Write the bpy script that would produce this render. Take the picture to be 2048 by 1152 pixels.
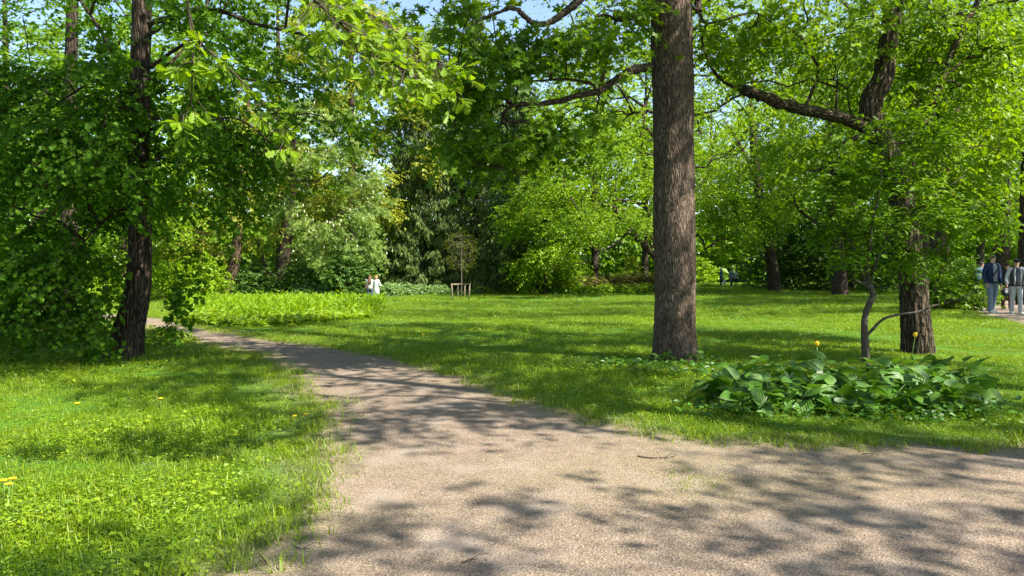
import bpy, bmesh, math, random
import numpy as np
from mathutils import Vector, Matrix, Euler
from mathutils.geometry import delaunay_2d_cdt

for o in list(bpy.data.objects):
    bpy.data.objects.remove(o)
scene = bpy.context.scene
COL = scene.collection
RNG = np.random.default_rng(7)

# ------------------------------------------------------------------ camera
F = 1480.0                       # focal length in photo pixels (2048 wide)
CAM_H = 1.5
PITCH = math.atan((576 - 535) / F)
cam = bpy.data.cameras.new('camera')
cam.sensor_width = 36.0
cam.lens = 36.0 * F / 2048.0
cam.clip_start = 0.05
cam.clip_end = 2000.0
cam_ob = bpy.data.objects.new('camera', cam)
COL.objects.link(cam_ob)
cam_ob.location = (0, 0, CAM_H)
cam_ob.rotation_euler = (math.pi / 2 - PITCH, 0, 0)
scene.camera = cam_ob

# ------------------------------------------------------------------ light
SUN_AZ = math.radians(122)       # clockwise from +Y: from the right, a little behind the camera
SUN_EL = math.radians(52)
world = bpy.data.worlds.new('World')
scene.world = world
world.use_nodes = True
wn = world.node_tree.nodes
sky = wn.new('ShaderNodeTexSky')
sky.sky_type = 'NISHITA'
sky.sun_disc = False
sky.sun_elevation = SUN_EL
sky.sun_rotation = SUN_AZ
sky.dust_density = 0.8
bg = wn['Background']
bg.inputs['Strength'].default_value = 0.105
world.node_tree.links.new(sky.outputs[0], bg.inputs[0])
sun = bpy.data.lights.new('sun', 'SUN')
sun.energy = 5.0
sun.angle = math.radians(0.55)
sun.color = (1.0, 0.95, 0.86)
sun_ob = bpy.data.objects.new('sun', sun)
COL.objects.link(sun_ob)
to_sun = Vector((math.cos(SUN_EL) * math.sin(SUN_AZ), math.cos(SUN_EL) * math.cos(SUN_AZ), math.sin(SUN_EL)))
sun_ob.rotation_euler = to_sun.to_track_quat('Z', 'Y').to_euler()
sun_ob.location = (10, -10, 30)
vs = scene.view_settings
vs.view_transform = 'Standard'
vs.look = 'None'
vs.gamma = 1.0
vs.exposure = 1.55
vs.use_curve_mapping = False
cy = scene.cycles
cy.max_bounces = 6
cy.diffuse_bounces = 4
cy.glossy_bounces = 2
cy.transmission_bounces = 4
cy.transparent_max_bounces = 4
cy.caustics_reflective = False
cy.caustics_refractive = False
cy.use_denoising = True
try:
    cy.denoiser = 'OPENIMAGEDENOISE'
    cy.denoising_prefilter = 'ACCURATE'
except Exception:
    pass
cy.use_adaptive_sampling = False
cy.sample_clamp_indirect = 6.0

# ------------------------------------------------------------------ terrain and pixel helpers
def sstep(a, b, v):
    t = np.clip((np.asarray(v, float) - a) / (b - a), 0, 1)
    return t * t * (3 - 2 * t)

def terrain(x, y):
    x = np.asarray(x, float); y = np.asarray(y, float)
    z = -0.58 * sstep(15, 45, y) * (1 - 0.62 * sstep(-2, 16, x))
    z = z + 0.10 * sstep(8, 16, x) * sstep(10, 22, y) * (1 - sstep(30, 50, y))
    z = z + 0.015 * np.sin(x * 0.9 + 1.3) * np.cos(y * 0.7) * sstep(3, 9, y)
    return z

def ray(px, py):
    c, s = math.cos(PITCH), math.sin(PITCH)
    u, v = (px - 1024) / F, -(py - 576) / F
    return np.array([u, c + v * s, v * c - s])

def P(px, py, d):
    """point seen at a photo pixel, at depth d metres along +Y"""
    r = ray(px, py)
    r = r / r[1] * d
    return np.array([r[0], r[1], r[2] + CAM_H])

def Gv(px, py):
    """ground points seen at photo pixels (arrays)"""
    px = np.asarray(px, float); py = np.asarray(py, float)
    c, sn = math.cos(PITCH), math.sin(PITCH)
    u, v = (px - 1024) / F, -(py - 576) / F
    r = np.stack([u, c + v * sn, v * c - sn], -1)
    lo = np.full(px.shape, .5); hi = np.full(px.shape, 400.0)
    for _ in range(45):
        m = (lo + hi) / 2
        q = r * m[..., None]
        above = q[..., 2] + CAM_H > terrain(q[..., 0], q[..., 1])
        lo = np.where(above, m, lo); hi = np.where(above, hi, m)
    q = r * lo[..., None]
    return np.stack([q[..., 0], q[..., 1], terrain(q[..., 0], q[..., 1])], -1)

def G(px, py):
    return Gv(np.array([px]), np.array([py]))[0]

def on_ground(x, y):
    return np.array([x, y, float(terrain(x, y))])

# ------------------------------------------------------------------ scene objects
def tag(o, label=None, cat=None, group=None, kind=None):
    if label: o['label'] = label
    if cat: o['category'] = cat
    if group: o['group'] = group
    if kind: o['kind'] = kind
    return o

def empty(name, loc, rz=0.0):
    o = bpy.data.objects.new(name, None)
    o.location = loc
    o.rotation_euler = (0, 0, rz)
    o.empty_display_size = 0.2
    COL.objects.link(o)
    return o

def link(name, mesh, parent=None, loc=(0, 0, 0)):
    o = bpy.data.objects.new(name, mesh)
    COL.objects.link(o)
    if parent is not None: o.parent = parent
    o.location = loc
    return o

class Buf:
    """collects vertices and faces (numpy) and builds one mesh"""
    def __init__(self):
        self.v, self.l, self.s, self.r, self.n = [], [], [], [], 0
    def add(self, verts, faces, rnd=None):
        verts = np.asarray(verts, float).reshape(-1, 3)
        for f in faces:
            self.l.append(np.asarray(f, np.int64) + self.n)
            self.s.append(np.array([len(f)]))
        self.v.append(verts)
        self.r.append(np.full(len(verts), 0.5 if rnd is None else rnd))
        self.n += len(verts)
    def add_arr(self, verts, loops, sizes, rnd=None):
        self.v.append(verts); self.l.append(loops + self.n); self.s.append(sizes)
        self.r.append(np.full(len(verts), 0.5) if rnd is None else rnd)
        self.n += len(verts)
    def mesh(self, name, mat, smooth=False, origin=(0, 0, 0)):
        me = bpy.data.meshes.new(name)
        if self.n:
            v = (np.concatenate(self.v) - np.asarray(origin, float)).astype(np.float32)
            l = np.concatenate(self.l).astype(np.int32)
            s = np.concatenate(self.s).astype(np.int32)
            me.vertices.add(len(v)); me.loops.add(len(l)); me.polygons.add(len(s))
            me.vertices.foreach_set('co', v.ravel())
            me.loops.foreach_set('vertex_index', l)
            me.polygons.foreach_set('loop_start', np.concatenate([[0], np.cumsum(s)[:-1]]).astype(np.int32))
            if smooth: me.polygons.foreach_set('use_smooth', np.ones(len(s), bool))
            else: me.polygons.foreach_set('use_smooth', np.zeros(len(s), bool))
            a = me.attributes.new('rnd', 'FLOAT', 'POINT')
            a.data.foreach_set('value', np.concatenate(self.r).astype(np.float32))
            me.update(calc_edges=True)
        if mat: me.materials.append(mat)
        return me
    def build(self, name, mat, parent=None, smooth=False, origin=(0, 0, 0)):
        return link(name, self.mesh(name, mat, smooth, origin), parent)

def norm(a):
    a = np.asarray(a, float)
    return a / np.maximum(np.linalg.norm(a, axis=-1, keepdims=True), 1e-9)

def tube(buf, pts, rad, sides=6, cap=True, rough=0.0, rng=None, phase=None):
    pts = np.asarray(pts, float); n = len(pts)
    rad = np.broadcast_to(np.asarray(rad, float), (n,))
    T = norm(np.gradient(pts, axis=0))
    ref = np.array([1.0, 0, 0]) if abs(T[0][2]) > 0.8 else np.array([0, 0, 1.0])
    U = np.zeros((n, 3)); u = norm(ref - T[0] * ref.dot(T[0]))
    for i in range(n):
        u = u - T[i] * u.dot(T[i]); u = u / max(np.linalg.norm(u), 1e-9); U[i] = u
    W = np.cross(T, U)
    a = np.linspace(0, 2 * math.pi, sides, endpoint=False)
    R = rad[:, None] * np.ones((1, sides))
    if rough and rng is not None: R = R * (1 + rough * rng.normal(size=R.shape))
    V = pts[:, None, :] + R[:, :, None] * (np.cos(a)[None, :, None] * U[:, None, :] + np.sin(a)[None, :, None] * W[:, None, :])
    i = np.arange(n - 1)[:, None] * sides; j = np.arange(sides)[None, :]; k = (j + 1) % sides
    q = np.stack([i + j, i + k, i + sides + k, i + sides + j], -1).reshape(-1)
    verts = V.reshape(-1, 3)
    loops, sizes = [q], [np.full((n - 1) * sides, 4)]
    if cap:
        loops += [np.arange(sides)[::-1], (n - 1) * sides + np.arange(sides)]
        sizes += [np.array([sides]), np.array([sides])]
    buf.add_arr(verts, np.concatenate(loops), np.concatenate(sizes))

def smooth_poly(pts, n_sub=6):
    """Catmull-Rom through the points"""
    p = np.asarray(pts, float)
    if len(p) < 3: return np.array([p[0] + (p[-1] - p[0]) * t for t in np.linspace(0, 1, n_sub + 1)])
    q = np.vstack([2 * p[0] - p[1], p, 2 * p[-1] - p[-2]])
    out = []
    for i in range(1, len(q) - 2):
        for t in np.linspace(0, 1, n_sub, endpoint=False):
            a, b, c, d = q[i - 1], q[i], q[i + 1], q[i + 2]
            out.append(0.5 * (2 * b + (c - a) * t + (2 * a - 5 * b + 4 * c - d) * t * t + (3 * b - a - 3 * c + d) * t ** 3))
    out.append(p[-1])
    return np.array(out)

# ------------------------------------------------------------------ materials
def new_mat(name):
    m = bpy.data.materials.new(name); m.use_nodes = True
    nt = m.node_tree; nt.nodes.clear()
    out = nt.nodes.new('ShaderNodeOutputMaterial')
    return m, nt, out

def ramp(nt, fac, stops):
    r = nt.nodes.new('ShaderNodeValToRGB')
    e = r.color_ramp.elements
    while len(e) < len(stops): e.new(0.5)
    for i, (p, c) in enumerate(stops):
        e[i].position = p; e[i].color = (*c, 1)
    nt.links.new(fac, r.inputs[0])
    return r.outputs[0]

def leaf_mat(name, c1, c2, transl=0.45, gloss=0.35, rough=0.5, tint=(1.35, 1.25, 0.45)):
    m, nt, out = new_mat(name)
    at = nt.nodes.new('ShaderNodeAttribute'); at.attribute_name = 'rnd'
    col = ramp(nt, at.outputs['Fac'], [(0.0, c1), (1.0, c2)])
    p = nt.nodes.new('ShaderNodeBsdfPrincipled')
    p.inputs['Roughness'].default_value = rough
    p.inputs['Specular IOR Level'].default_value = gloss
    nt.links.new(col, p.inputs['Base Color'])
    t = nt.nodes.new('ShaderNodeBsdfTranslucent')
    mul = nt.nodes.new('ShaderNodeMix'); mul.data_type = 'RGBA'; mul.blend_type = 'MULTIPLY'; mul.inputs[0].default_value = 1.0
    nt.links.new(col, mul.inputs[6]); mul.inputs[7].default_value = (*tint, 1)
    nt.links.new(mul.outputs[2], t.inputs[0])
    mx = nt.nodes.new('ShaderNodeMixShader'); mx.inputs[0].default_value = transl
    nt.links.new(p.outputs[0], mx.inputs[1]); nt.links.new(t.outputs[0], mx.inputs[2])
    nt.links.new(mx.outputs[0], out.inputs[0])
    return m

def add_veins(m):
    nt = m.node_tree
    p = next(n for n in nt.nodes if n.type == 'BSDF_PRINCIPLED')
    at = nt.nodes.new('ShaderNodeAttribute'); at.attribute_name = 'across'
    k = nt.nodes.new('ShaderNodeMath'); k.operation = 'MULTIPLY'; k.inputs[1].default_value = 20.0
    sn = nt.nodes.new('ShaderNodeMath'); sn.operation = 'SINE'
    nt.links.new(at.outputs['Fac'], k.inputs[0]); nt.links.new(k.outputs[0], sn.inputs[0])
    b = nt.nodes.new('ShaderNodeBump'); b.inputs['Strength'].default_value = .55; b.inputs['Distance'].default_value = .004
    nt.links.new(sn.outputs[0], b.inputs['Height']); nt.links.new(b.outputs[0], p.inputs['Normal'])
    tc = nt.nodes.new('ShaderNodeTexCoord'); nz = nt.nodes.new('ShaderNodeTexNoise'); nz.inputs['Scale'].default_value = 5
    nt.links.new(tc.outputs['Object'], nz.inputs['Vector'])
    src = p.inputs['Base Color'].links[0].from_socket
    mx = nt.nodes.new('ShaderNodeMix'); mx.data_type = 'RGBA'; mx.blend_type = 'MULTIPLY'; mx.inputs[0].default_value = 1
    nt.links.new(src, mx.inputs[6]); nt.links.new(ramp(nt, nz.outputs[0], [(.3, (.75, .8, .7)), (.7, (1.25, 1.15, 1.2))]), mx.inputs[7])
    nt.links.new(mx.outputs[2], p.inputs['Base Color'])

def plain_mat(name, c, rough=0.7, var=0.15, scale=8.0, bump=0.0, spec=0.3):
    m, nt, out = new_mat(name)
    tc = nt.nodes.new('ShaderNodeTexCoord')
    nz = nt.nodes.new('ShaderNodeTexNoise'); nz.inputs['Scale'].default_value = scale; nz.inputs['Detail'].default_value = 5
    nt.links.new(tc.outputs['Object'], nz.inputs['Vector'])
    c = np.array(c)
    col = ramp(nt, nz.outputs[0], [(0.3, tuple(c * (1 - var))), (0.7, tuple(np.minimum(c * (1 + var), 1)))])
    p = nt.nodes.new('ShaderNodeBsdfPrincipled')
    p.inputs['Roughness'].default_value = rough; p.inputs['Specular IOR Level'].default_value = spec
    nt.links.new(col, p.inputs['Base Color'])
    if bump:
        b = nt.nodes.new('ShaderNodeBump'); b.inputs['Strength'].default_value = bump; b.inputs['Distance'].default_value = 0.02
        nt.links.new(nz.outputs[0], b.inputs['Height']); nt.links.new(b.outputs[0], p.inputs['Normal'])
    nt.links.new(p.outputs[0], out.inputs[0])
    return m

def bark_mat(name, dark, light, ridge=22.0, stretch=0.13, moss=None, bumpd=0.03, along='z'):
    m, nt, out = new_mat(name)
    tc = nt.nodes.new('ShaderNodeTexCoord')
    mp = nt.nodes.new('ShaderNodeMapping'); mp.inputs['Scale'].default_value = (1, 1, stretch) if along == 'z' else (stretch, 1, 1)
    nt.links.new(tc.outputs['Object'], mp.inputs[0])
    wz = nt.nodes.new('ShaderNodeTexNoise'); wz.inputs['Scale'].default_value = 5; wz.inputs['Detail'].default_value = 4
    nt.links.new(mp.outputs[0], wz.inputs['Vector'])
    ad = nt.nodes.new('ShaderNodeMix'); ad.data_type = 'RGBA'; ad.blend_type = 'ADD'; ad.inputs[0].default_value = 0.12
    nt.links.new(mp.outputs[0], ad.inputs[6]); nt.links.new(wz.outputs[1], ad.inputs[7])
    vo = nt.nodes.new('ShaderNodeTexVoronoi'); vo.feature = 'DISTANCE_TO_EDGE'; vo.inputs['Scale'].default_value = ridge
    nt.links.new(ad.outputs[2], vo.inputs['Vector'])
    nz = nt.nodes.new('ShaderNodeTexNoise'); nz.inputs['Scale'].default_value = 30; nz.inputs['Detail'].default_value = 8
    nt.links.new(tc.outputs['Object'], nz.inputs['Vector'])
    big = nt.nodes.new('ShaderNodeTexNoise'); big.inputs['Scale'].default_value = 2.2; big.inputs['Detail'].default_value = 3
    nt.links.new(tc.outputs['Object'], big.inputs['Vector'])
    mth = nt.nodes.new('ShaderNodeMath'); mth.operation = 'MULTIPLY_ADD'
    nt.links.new(vo.outputs[0], mth.inputs[0]); mth.inputs[1].default_value = 2.2
    sc = nt.nodes.new('ShaderNodeMath'); sc.operation = 'MULTIPLY'; sc.inputs[1].default_value = 0.55
    nt.links.new(nz.outputs[0], sc.inputs[0]); nt.links.new(sc.outputs[0], mth.inputs[2])
    col = ramp(nt, mth.outputs[0], [(0.18, tuple(np.array(dark) * 0.5)), (0.4, dark), (0.85, light)])
    tone = nt.nodes.new('ShaderNodeMix'); tone.data_type = 'RGBA'; tone.blend_type = 'MULTIPLY'; tone.inputs[0].default_value = 0.7
    nt.links.new(col, tone.inputs[6])
    nt.links.new(ramp(nt, big.outputs[0], [(0.3, (0.6, 0.55, 0.5)), (0.7, (1.2, 1.15, 1.1))]), tone.inputs[7])
    c_out = tone.outputs[2]
    if moss:
        mm = nt.nodes.new('ShaderNodeMix'); mm.data_type = 'RGBA'
        geo = nt.nodes.new('ShaderNodeNewGeometry')
        sx = nt.nodes.new('ShaderNodeSeparateXYZ'); nt.links.new(geo.outputs['Normal'], sx.inputs[0])
        mr = nt.nodes.new('ShaderNodeMapRange'); mr.inputs[1].default_value = 0.0; mr.inputs[2].default_value = 0.8
        nt.links.new(sx.outputs[2], mr.inputs[0])
        mu = nt.nodes.new('ShaderNodeMath'); mu.operation = 'MULTIPLY'
        nt.links.new(mr.outputs[0], mu.inputs[0]); nt.links.new(big.outputs[0], mu.inputs[1])
        nt.links.new(mu.outputs[0], mm.inputs[0]); nt.links.new(c_out, mm.inputs[6]); mm.inputs[7].default_value = (*moss, 1)
        c_out = mm.outputs[2]
    p = nt.nodes.new('ShaderNodeBsdfPrincipled'); p.inputs['Roughness'].default_value = 0.9; p.inputs['Specular IOR Level'].default_value = 0.15
    nt.links.new(c_out, p.inputs['Base Color'])
    b = nt.nodes.new('ShaderNodeBump'); b.inputs['Strength'].default_value = 0.9; b.inputs['Distance'].default_value = bumpd
    nt.links.new(mth.outputs[0], b.inputs['Height']); nt.links.new(b.outputs[0], p.inputs['Normal'])
    nt.links.new(p.outputs[0], out.inputs[0])
    return m

M = {}
M['linden'] = leaf_mat('linden_leaf', (0.046, 0.130, 0.005), (0.116, 0.243, 0.010), 0.52, 0.18, 0.55)
M['maple'] = leaf_mat('maple_leaf', (0.072, 0.156, 0.004), (0.154, 0.266, 0.007), 0.5)
M['elm'] = leaf_mat('elm_leaf', (0.096, 0.186, 0.005), (0.203, 0.318, 0.009), 0.5)
M['sapling'] = leaf_mat('sapling_leaf', (0.088, 0.187, 0.005), (0.175, 0.302, 0.012), 0.45)
M['oak'] = leaf_mat('oak_leaf', (0.138, 0.248, 0.006), (0.221, 0.340, 0.012), 0.5)
M['far_mid'] = leaf_mat('far_leaf_mid', (0.079, 0.167, 0.005), (0.177, 0.300, 0.010), 0.45)
M['far_bright'] = leaf_mat('far_leaf_bright', (0.125, 0.230, 0.005), (0.261, 0.397, 0.012), 0.45)
M['far_yellow'] = leaf_mat('far_leaf_yellow', (0.170, 0.215, 0.012), (0.360, 0.390, 0.045), 0.4)
M['far_dark'] = leaf_mat('far_leaf_dark', (0.026, 0.074, 0.006), (0.060, 0.134, 0.011), 0.35)  # leaf colour set dark to stand for deep shade inside the far bushes
M['far_cool'] = leaf_mat('far_leaf_cool', (0.055, 0.125, 0.020), (0.130, 0.235, 0.045), 0.4)
M['chestnut'] = leaf_mat('chestnut_leaf', (0.110, 0.195, 0.024), (0.260, 0.350, 0.070), 0.35)
M['spruce'] = leaf_mat('spruce_needle', (0.034, 0.074, 0.013), (0.109, 0.158, 0.024), 0.15, 0.3, 0.6, (1.1, 1.1, 0.7))
M['shrub_pale'] = leaf_mat('pale_shrub_leaf', (0.109, 0.218, 0.055), (0.265, 0.380, 0.143), 0.35, 0.5, 0.4)
M['shrub_red'] = leaf_mat('reddish_hedge_leaf', (0.120, 0.120, 0.030), (0.200, 0.190, 0.050), 0.4)
M['herb'] = leaf_mat('herb_leaf', (0.147, 0.281, 0.004), (0.284, 0.416, 0.009), 0.5)
M['herb_low'] = leaf_mat('low_herb_leaf', (0.131, 0.242, 0.009), (0.262, 0.374, 0.027), 0.45)
M['grass'] = leaf_mat('grass_blade', (0.091, 0.172, 0.003), (0.242, 0.333, 0.008), 0.4, 0.4, 0.45)
M['grass_dry'] = leaf_mat('dry_grass_blade', (0.170, 0.190, 0.060), (0.300, 0.310, 0.120), 0.35)
M['weed'] = leaf_mat('weed_leaf', (0.109, 0.208, 0.005), (0.253, 0.353, 0.013), 0.4, 0.4, 0.45)
M['hosta'] = leaf_mat('hosta_leaf', (0.048, 0.136, 0.009), (0.101, 0.220, 0.022), 0.3, 0.5, 0.38)
add_veins(M['hosta'])
M['blossom'] = plain_mat('cream_blossom', (0.52, 0.50, 0.34), 0.7)
M['bark_maple'] = bark_mat('maple_bark', (0.075, 0.055, 0.040), (0.190, 0.146, 0.110), 34, 0.17, None, 0.022)
M['bark_elm'] = bark_mat('rugged_bark', (0.032, 0.024, 0.017), (0.140, 0.104, 0.072), 17, 0.16, (0.05, 0.075, 0.015), 0.05)
M['bark_linden'] = bark_mat('linden_bark', (0.030, 0.022, 0.017), (0.105, 0.078, 0.058), 22, 0.15, (0.04, 0.06, 0.012))
M['bark_dark'] = bark_mat('dark_bark', (0.028, 0.021, 0.016), (0.095, 0.070, 0.052), 14, 0.2)
M['bark_brown'] = bark_mat('brown_bark', (0.050, 0.034, 0.022), (0.170, 0.120, 0.078), 14, 0.2)
M['limb_maple'] = bark_mat('maple_limb_bark', (0.045, 0.034, 0.025), (0.150, 0.118, 0.088), 24, 0.45, (0.05, 0.06, 0.02), 0.02, 'x')
M['limb_elm'] = bark_mat('rugged_limb_bark', (0.032, 0.024, 0.016), (0.120, 0.090, 0.060), 20, 0.40, (0.075, 0.085, 0.018), 0.04, 'x')
M['limb_linden'] = bark_mat('linden_limb_bark', (0.026, 0.020, 0.015), (0.080, 0.060, 0.045), 24, 0.45, None, 0.02, 'x')
M['twig'] = plain_mat('twig_bark', (0.075, 0.055, 0.038), 0.85)
M['twig_grey'] = plain_mat('grey_twig_bark', (0.10, 0.082, 0.060), 0.85)
M['sap_bark'] = plain_mat('sapling_bark', (0.075, 0.060, 0.042), 0.85, 0.4, 25, 0.4)
# ------------------------------------------------------------------ leaf templates: verts, faces (x width, y length, z normal)
TPL = {}
TPL['diamond'] = ([(0, 0, 0), (.34, .42, .07), (0, 1, -.04), (-.34, .42, .07)], [(0, 1, 2), (0, 2, 3)])
TPL['heart'] = ([(0, 0, 0), (.44, .08, .05), (.42, .52, .08), (0, 1, -.06), (-.44, .08, .05), (-.42, .52, .08)],
                [(0, 1, 2, 3), (0, 3, 5, 4)])
TPL['ovate'] = ([(0, 0, 0), (.22, .22, .05), (.26, .58, .06), (0, 1, -.08), (-.22, .22, .05), (-.26, .58, .06)],
                [(0, 1, 2, 3), (0, 3, 5, 4)])
TPL['maple'] = ([(0, .3, .03), (.16, .06, 0), (.46, .02, -.05), (.24, .26, 0), (.60, .52, -.06), (.22, .56, 0), (0, 1.0, -.06),
                 (-.22, .56, 0), (-.60, .52, -.06), (-.24, .26, 0), (-.46, .02, -.05), (-.16, .06, 0)],
                [(0, 1, 2, 3), (0, 3, 4, 5), (0, 5, 6, 7), (0, 7, 8, 9), (0, 9, 10, 11)])
_oh = [(.05, .1), (.14, .24), (.08, .31), (.22, .44), (.12, .52), (.29, .66), (.17, .75), (.23, .87), (.10, .96)]
TPL['oak'] = ([(0, 0, 0)] + [(x, y, .10 * x) for x, y in _oh] + [(0, 1, -.05)] + [(-x, y, .10 * x) for x, y in _oh],
              [tuple(range(0, 11)), (0, 10) + tuple(range(19, 10, -1))])
TPL['needle'] = ([(0, 0, 0), (.10, .3, 0), (.06, .8, 0), (0, 1, 0), (-.06, .8, 0), (-.10, .3, 0)], [(0, 1, 2, 3), (0, 3, 4, 5)])
TPL['spray'] = ([(0, 0, 0), (.13, .35, .03), (0, 1, -.05), (-.13, .35, .03)], [(0, 1, 2), (0, 2, 3)])
_ch = []
for _k, _a in enumerate((-1.25, -.62, 0, .62, 1.25)):
    _l = 1.0 - .22 * abs(_a) / 1.25
    _ch.append([(0, 0, 0), (math.sin(_a + .2) * _l * .6, math.cos(_a + .2) * _l * .6, -.05), (math.sin(_a) * _l, math.cos(_a) * _l, -.22),
                (math.sin(_a - .2) * _l * .6, math.cos(_a - .2) * _l * .6, -.05)])
TPL['palmate'] = ([p for q in _ch for p in q], [tuple(range(4 * k, 4 * k + 4)) for k in range(5)])

def put_leaves(buf, tpl, pos, axis, nrm, size, rnd):
    tv, tf = TPL[tpl]
    tv = np.array(tv, float); k = len(tv); n = len(pos)
    A = norm(axis); N = nrm - A * (nrm * A).sum(-1, keepdims=True); N = norm(N); X = np.cross(A, N)
    size = np.broadcast_to(np.asarray(size, float), (n,))
    B = np.stack([X, A, N], 1)                      # n,3,3
    V = pos[:, None, :] + size[:, None, None] * np.einsum('kc,ncd->nkd', tv, B)
    fl = np.concatenate([np.array(f) for f in tf]); fs = np.array([len(f) for f in tf])
    loops = (np.arange(n)[:, None] * k + fl[None, :]).reshape(-1)
    buf.add_arr(V.reshape(-1, 3), loops, np.tile(fs, n), np.repeat(rnd, k))

def twig_leaves(buf, tpl, p0, d0, L, K, droop, size, rng, flat=0.6, hang=0.35, tone=None, wood=None, spread=.9, wood_r=.003):
    """leaves set alternately along n drooping twigs"""
    n = len(p0)
    L = np.broadcast_to(np.asarray(L, float), (n,))
    t = (np.arange(K)[None, :] + rng.random((n, K)) * 0.8 + .1) / K
    up = np.array([0, 0, 1.0])
    pos = p0[:, None, :] + (d0[:, None, :] * t[..., None] - up * (droop * t ** 2)[..., None]) * L[:, None, None]
    T = norm(d0[:, None, :] - up * (2 * droop * t)[..., None])
    S = norm(np.cross(T, up) + 1e-4)
    sg = np.where((np.arange(K) % 2)[None, :, None] == 0, 1.0, -1.0)
    A = norm(.5 * T + sg * S * spread - up * hang + rng.normal(size=(n, K, 3)) * .28)
    N = norm(up * flat + rng.normal(size=(n, K, 3)) * (1.05 - flat) * .75)
    sz = size * (0.5 + .85 * rng.random((n, K)))
    base = rng.random(n) if tone is None else tone
    r = np.clip(base[:, None] * .6 + rng.random((n, K)) * .5 - .05, 0, 1)
    put_leaves(buf, tpl, pos.reshape(-1, 3), A.reshape(-1, 3), N.reshape(-1, 3), sz.reshape(-1), r.reshape(-1))
    if wood is not None:
        tt = np.array([0, .35, .7, 1.0])
        c = p0[:, None, :] + (d0[:, None, :] * tt[None, :, None] - up * (droop * tt ** 2)[None, :, None]) * L[:, None, None]
        o1 = np.array([1, 0, -.5]); o2 = np.array([-.5, .87, -.5]); o3 = np.array([-.3, -.6, .8])
        rr = (wood_r * np.array([1, .8, .6, .3]))[None, :, None, None]
        V = c[:, :, None, :] + rr * np.stack([o1, o2, o3])[None, None]
        q = []
        for i in range(3):
            for j in range(3):
                q.append([i * 3 + j, i * 3 + (j + 1) % 3, i * 3 + 3 + (j + 1) % 3, i * 3 + 3 + j])
        q = np.array(q).reshape(-1)
        wood.add_arr(V.reshape(-1, 3), (np.arange(n)[:, None] * 12 + q[None]).reshape(-1), np.full(n * 9, 4))

class Skel:
    """branch skeleton: nodes attached one branch at a time to the nearest wood"""
    def __init__(self, cap=20000):
        self.p = np.zeros((cap, 3)); self.par = np.full(cap, -1); self.len = np.zeros(cap); self.n = 0
        self.ok = np.zeros(cap, bool); self.fix = np.zeros(cap); self.cnt = np.zeros(cap); self.chains = []
    def seed(self, pts, rad, parent=-1, attach_from=0.0):
        ids = []
        m = len(pts)
        for k in range(m):
            i = self.n; self.n += 1
            self.p[i] = pts[k]; self.par[i] = parent if k == 0 else i - 1
            self.len[i] = 0 if self.par[i] < 0 else self.len[self.par[i]] + 0.4 * np.linalg.norm(self.p[i] - self.p[self.par[i]])
            self.ok[i] = k >= attach_from * m; self.fix[i] = rad[k]
            ids.append(i)
        return ids
    def nearest(self, q):
        return int(np.argmin(np.linalg.norm(self.p[:self.n] - q, axis=1)))
    def grow(self, targets, rng, step=.45, arch=.12, wig=.06, lw=.3):
        d = np.array([np.min(np.linalg.norm(self.p[:self.n][self.ok[:self.n]] - a, axis=1)) for a in targets])
        for a in targets[np.argsort(d)]:
            q = self.p[:self.n]
            dd = np.linalg.norm(q - a, axis=1)
            cost = dd + lw * self.len[:self.n] + np.where(self.ok[:self.n], 0, 1e6) + .35 * np.maximum(0, q[:, 2] - a[2])
            i = int(np.argmin(cost)); L = dd[i]
            k = max(2, int(L / step))
            t = (np.arange(1, k + 1) / k)[:, None]
            path = q[i] + (a - q[i]) * t + np.array([0, 0, 1.0]) * arch * L * np.sin(math.pi * t) + rng.normal(size=(k, 3)) * wig * L * np.sin(math.pi * t) * .7
            ch = [i]
            for c in path:
                j = self.n; self.n += 1
                self.p[j] = c; self.par[j] = ch[-1]; self.len[j] = self.len[ch[-1]] + L / k; self.ok[j] = True
                ch.append(j)
            self.chains.append(ch)
            j = ch[-1]
            while j >= 0:
                self.cnt[j] += 1; j = self.par[j]
    def radius(self, tip=.008, ex=.5):
        return tip * np.maximum(self.cnt[:self.n], 1) ** ex
    def tubes(self, buf, tip=.008, ex=.5, sides=5, rmin=0.0):
        r = self.radius(tip, ex)
        for ch in self.chains:
            rr = r[ch].copy(); rr[0] = rr[1]
            rr = rr * np.linspace(1.1, .75, len(rr))
            if rr[0] < rmin: continue
            tube(buf, self.p[ch], rr, sides if rr[0] > .02 else 4, cap=False)
    def seeds(self, n, rng, thin=5, off=.35):
        ids = np.array([j for ch in self.chains for j in ch[1:] if self.cnt[j] <= thin])
        # weight towards the ends
        w = 1.0 / self.cnt[ids]; w /= w.sum()
        j = rng.choice(ids, n, p=w)
        d = self.p[j] - self.p[self.par[j]]
        f = rng.random((n, 1))
        p = self.p[self.par[j]] + d * f
        return p + rng.normal(size=(n, 3)) * off * np.array([1, 1, .55]), norm(d)

def blob_points(n, blobs, rng, shell=.6):
    """points in a union of ellipsoids [(centre, radii, weight)], biased towards the shell"""
    w = np.array([b[2] for b in blobs], float); w /= w.sum()
    out = []
    for b, m in zip(blobs, rng.multinomial(n, w)):
        v = norm(rng.normal(size=(m, 3))) * (rng.random((m, 1)) ** (1 / 3) * (1 - shell) + shell * rng.random((m, 1)) ** .15)
        out.append(np.array(b[0]) + v * np.array(b[1]))
    return np.concatenate(out)

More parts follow.
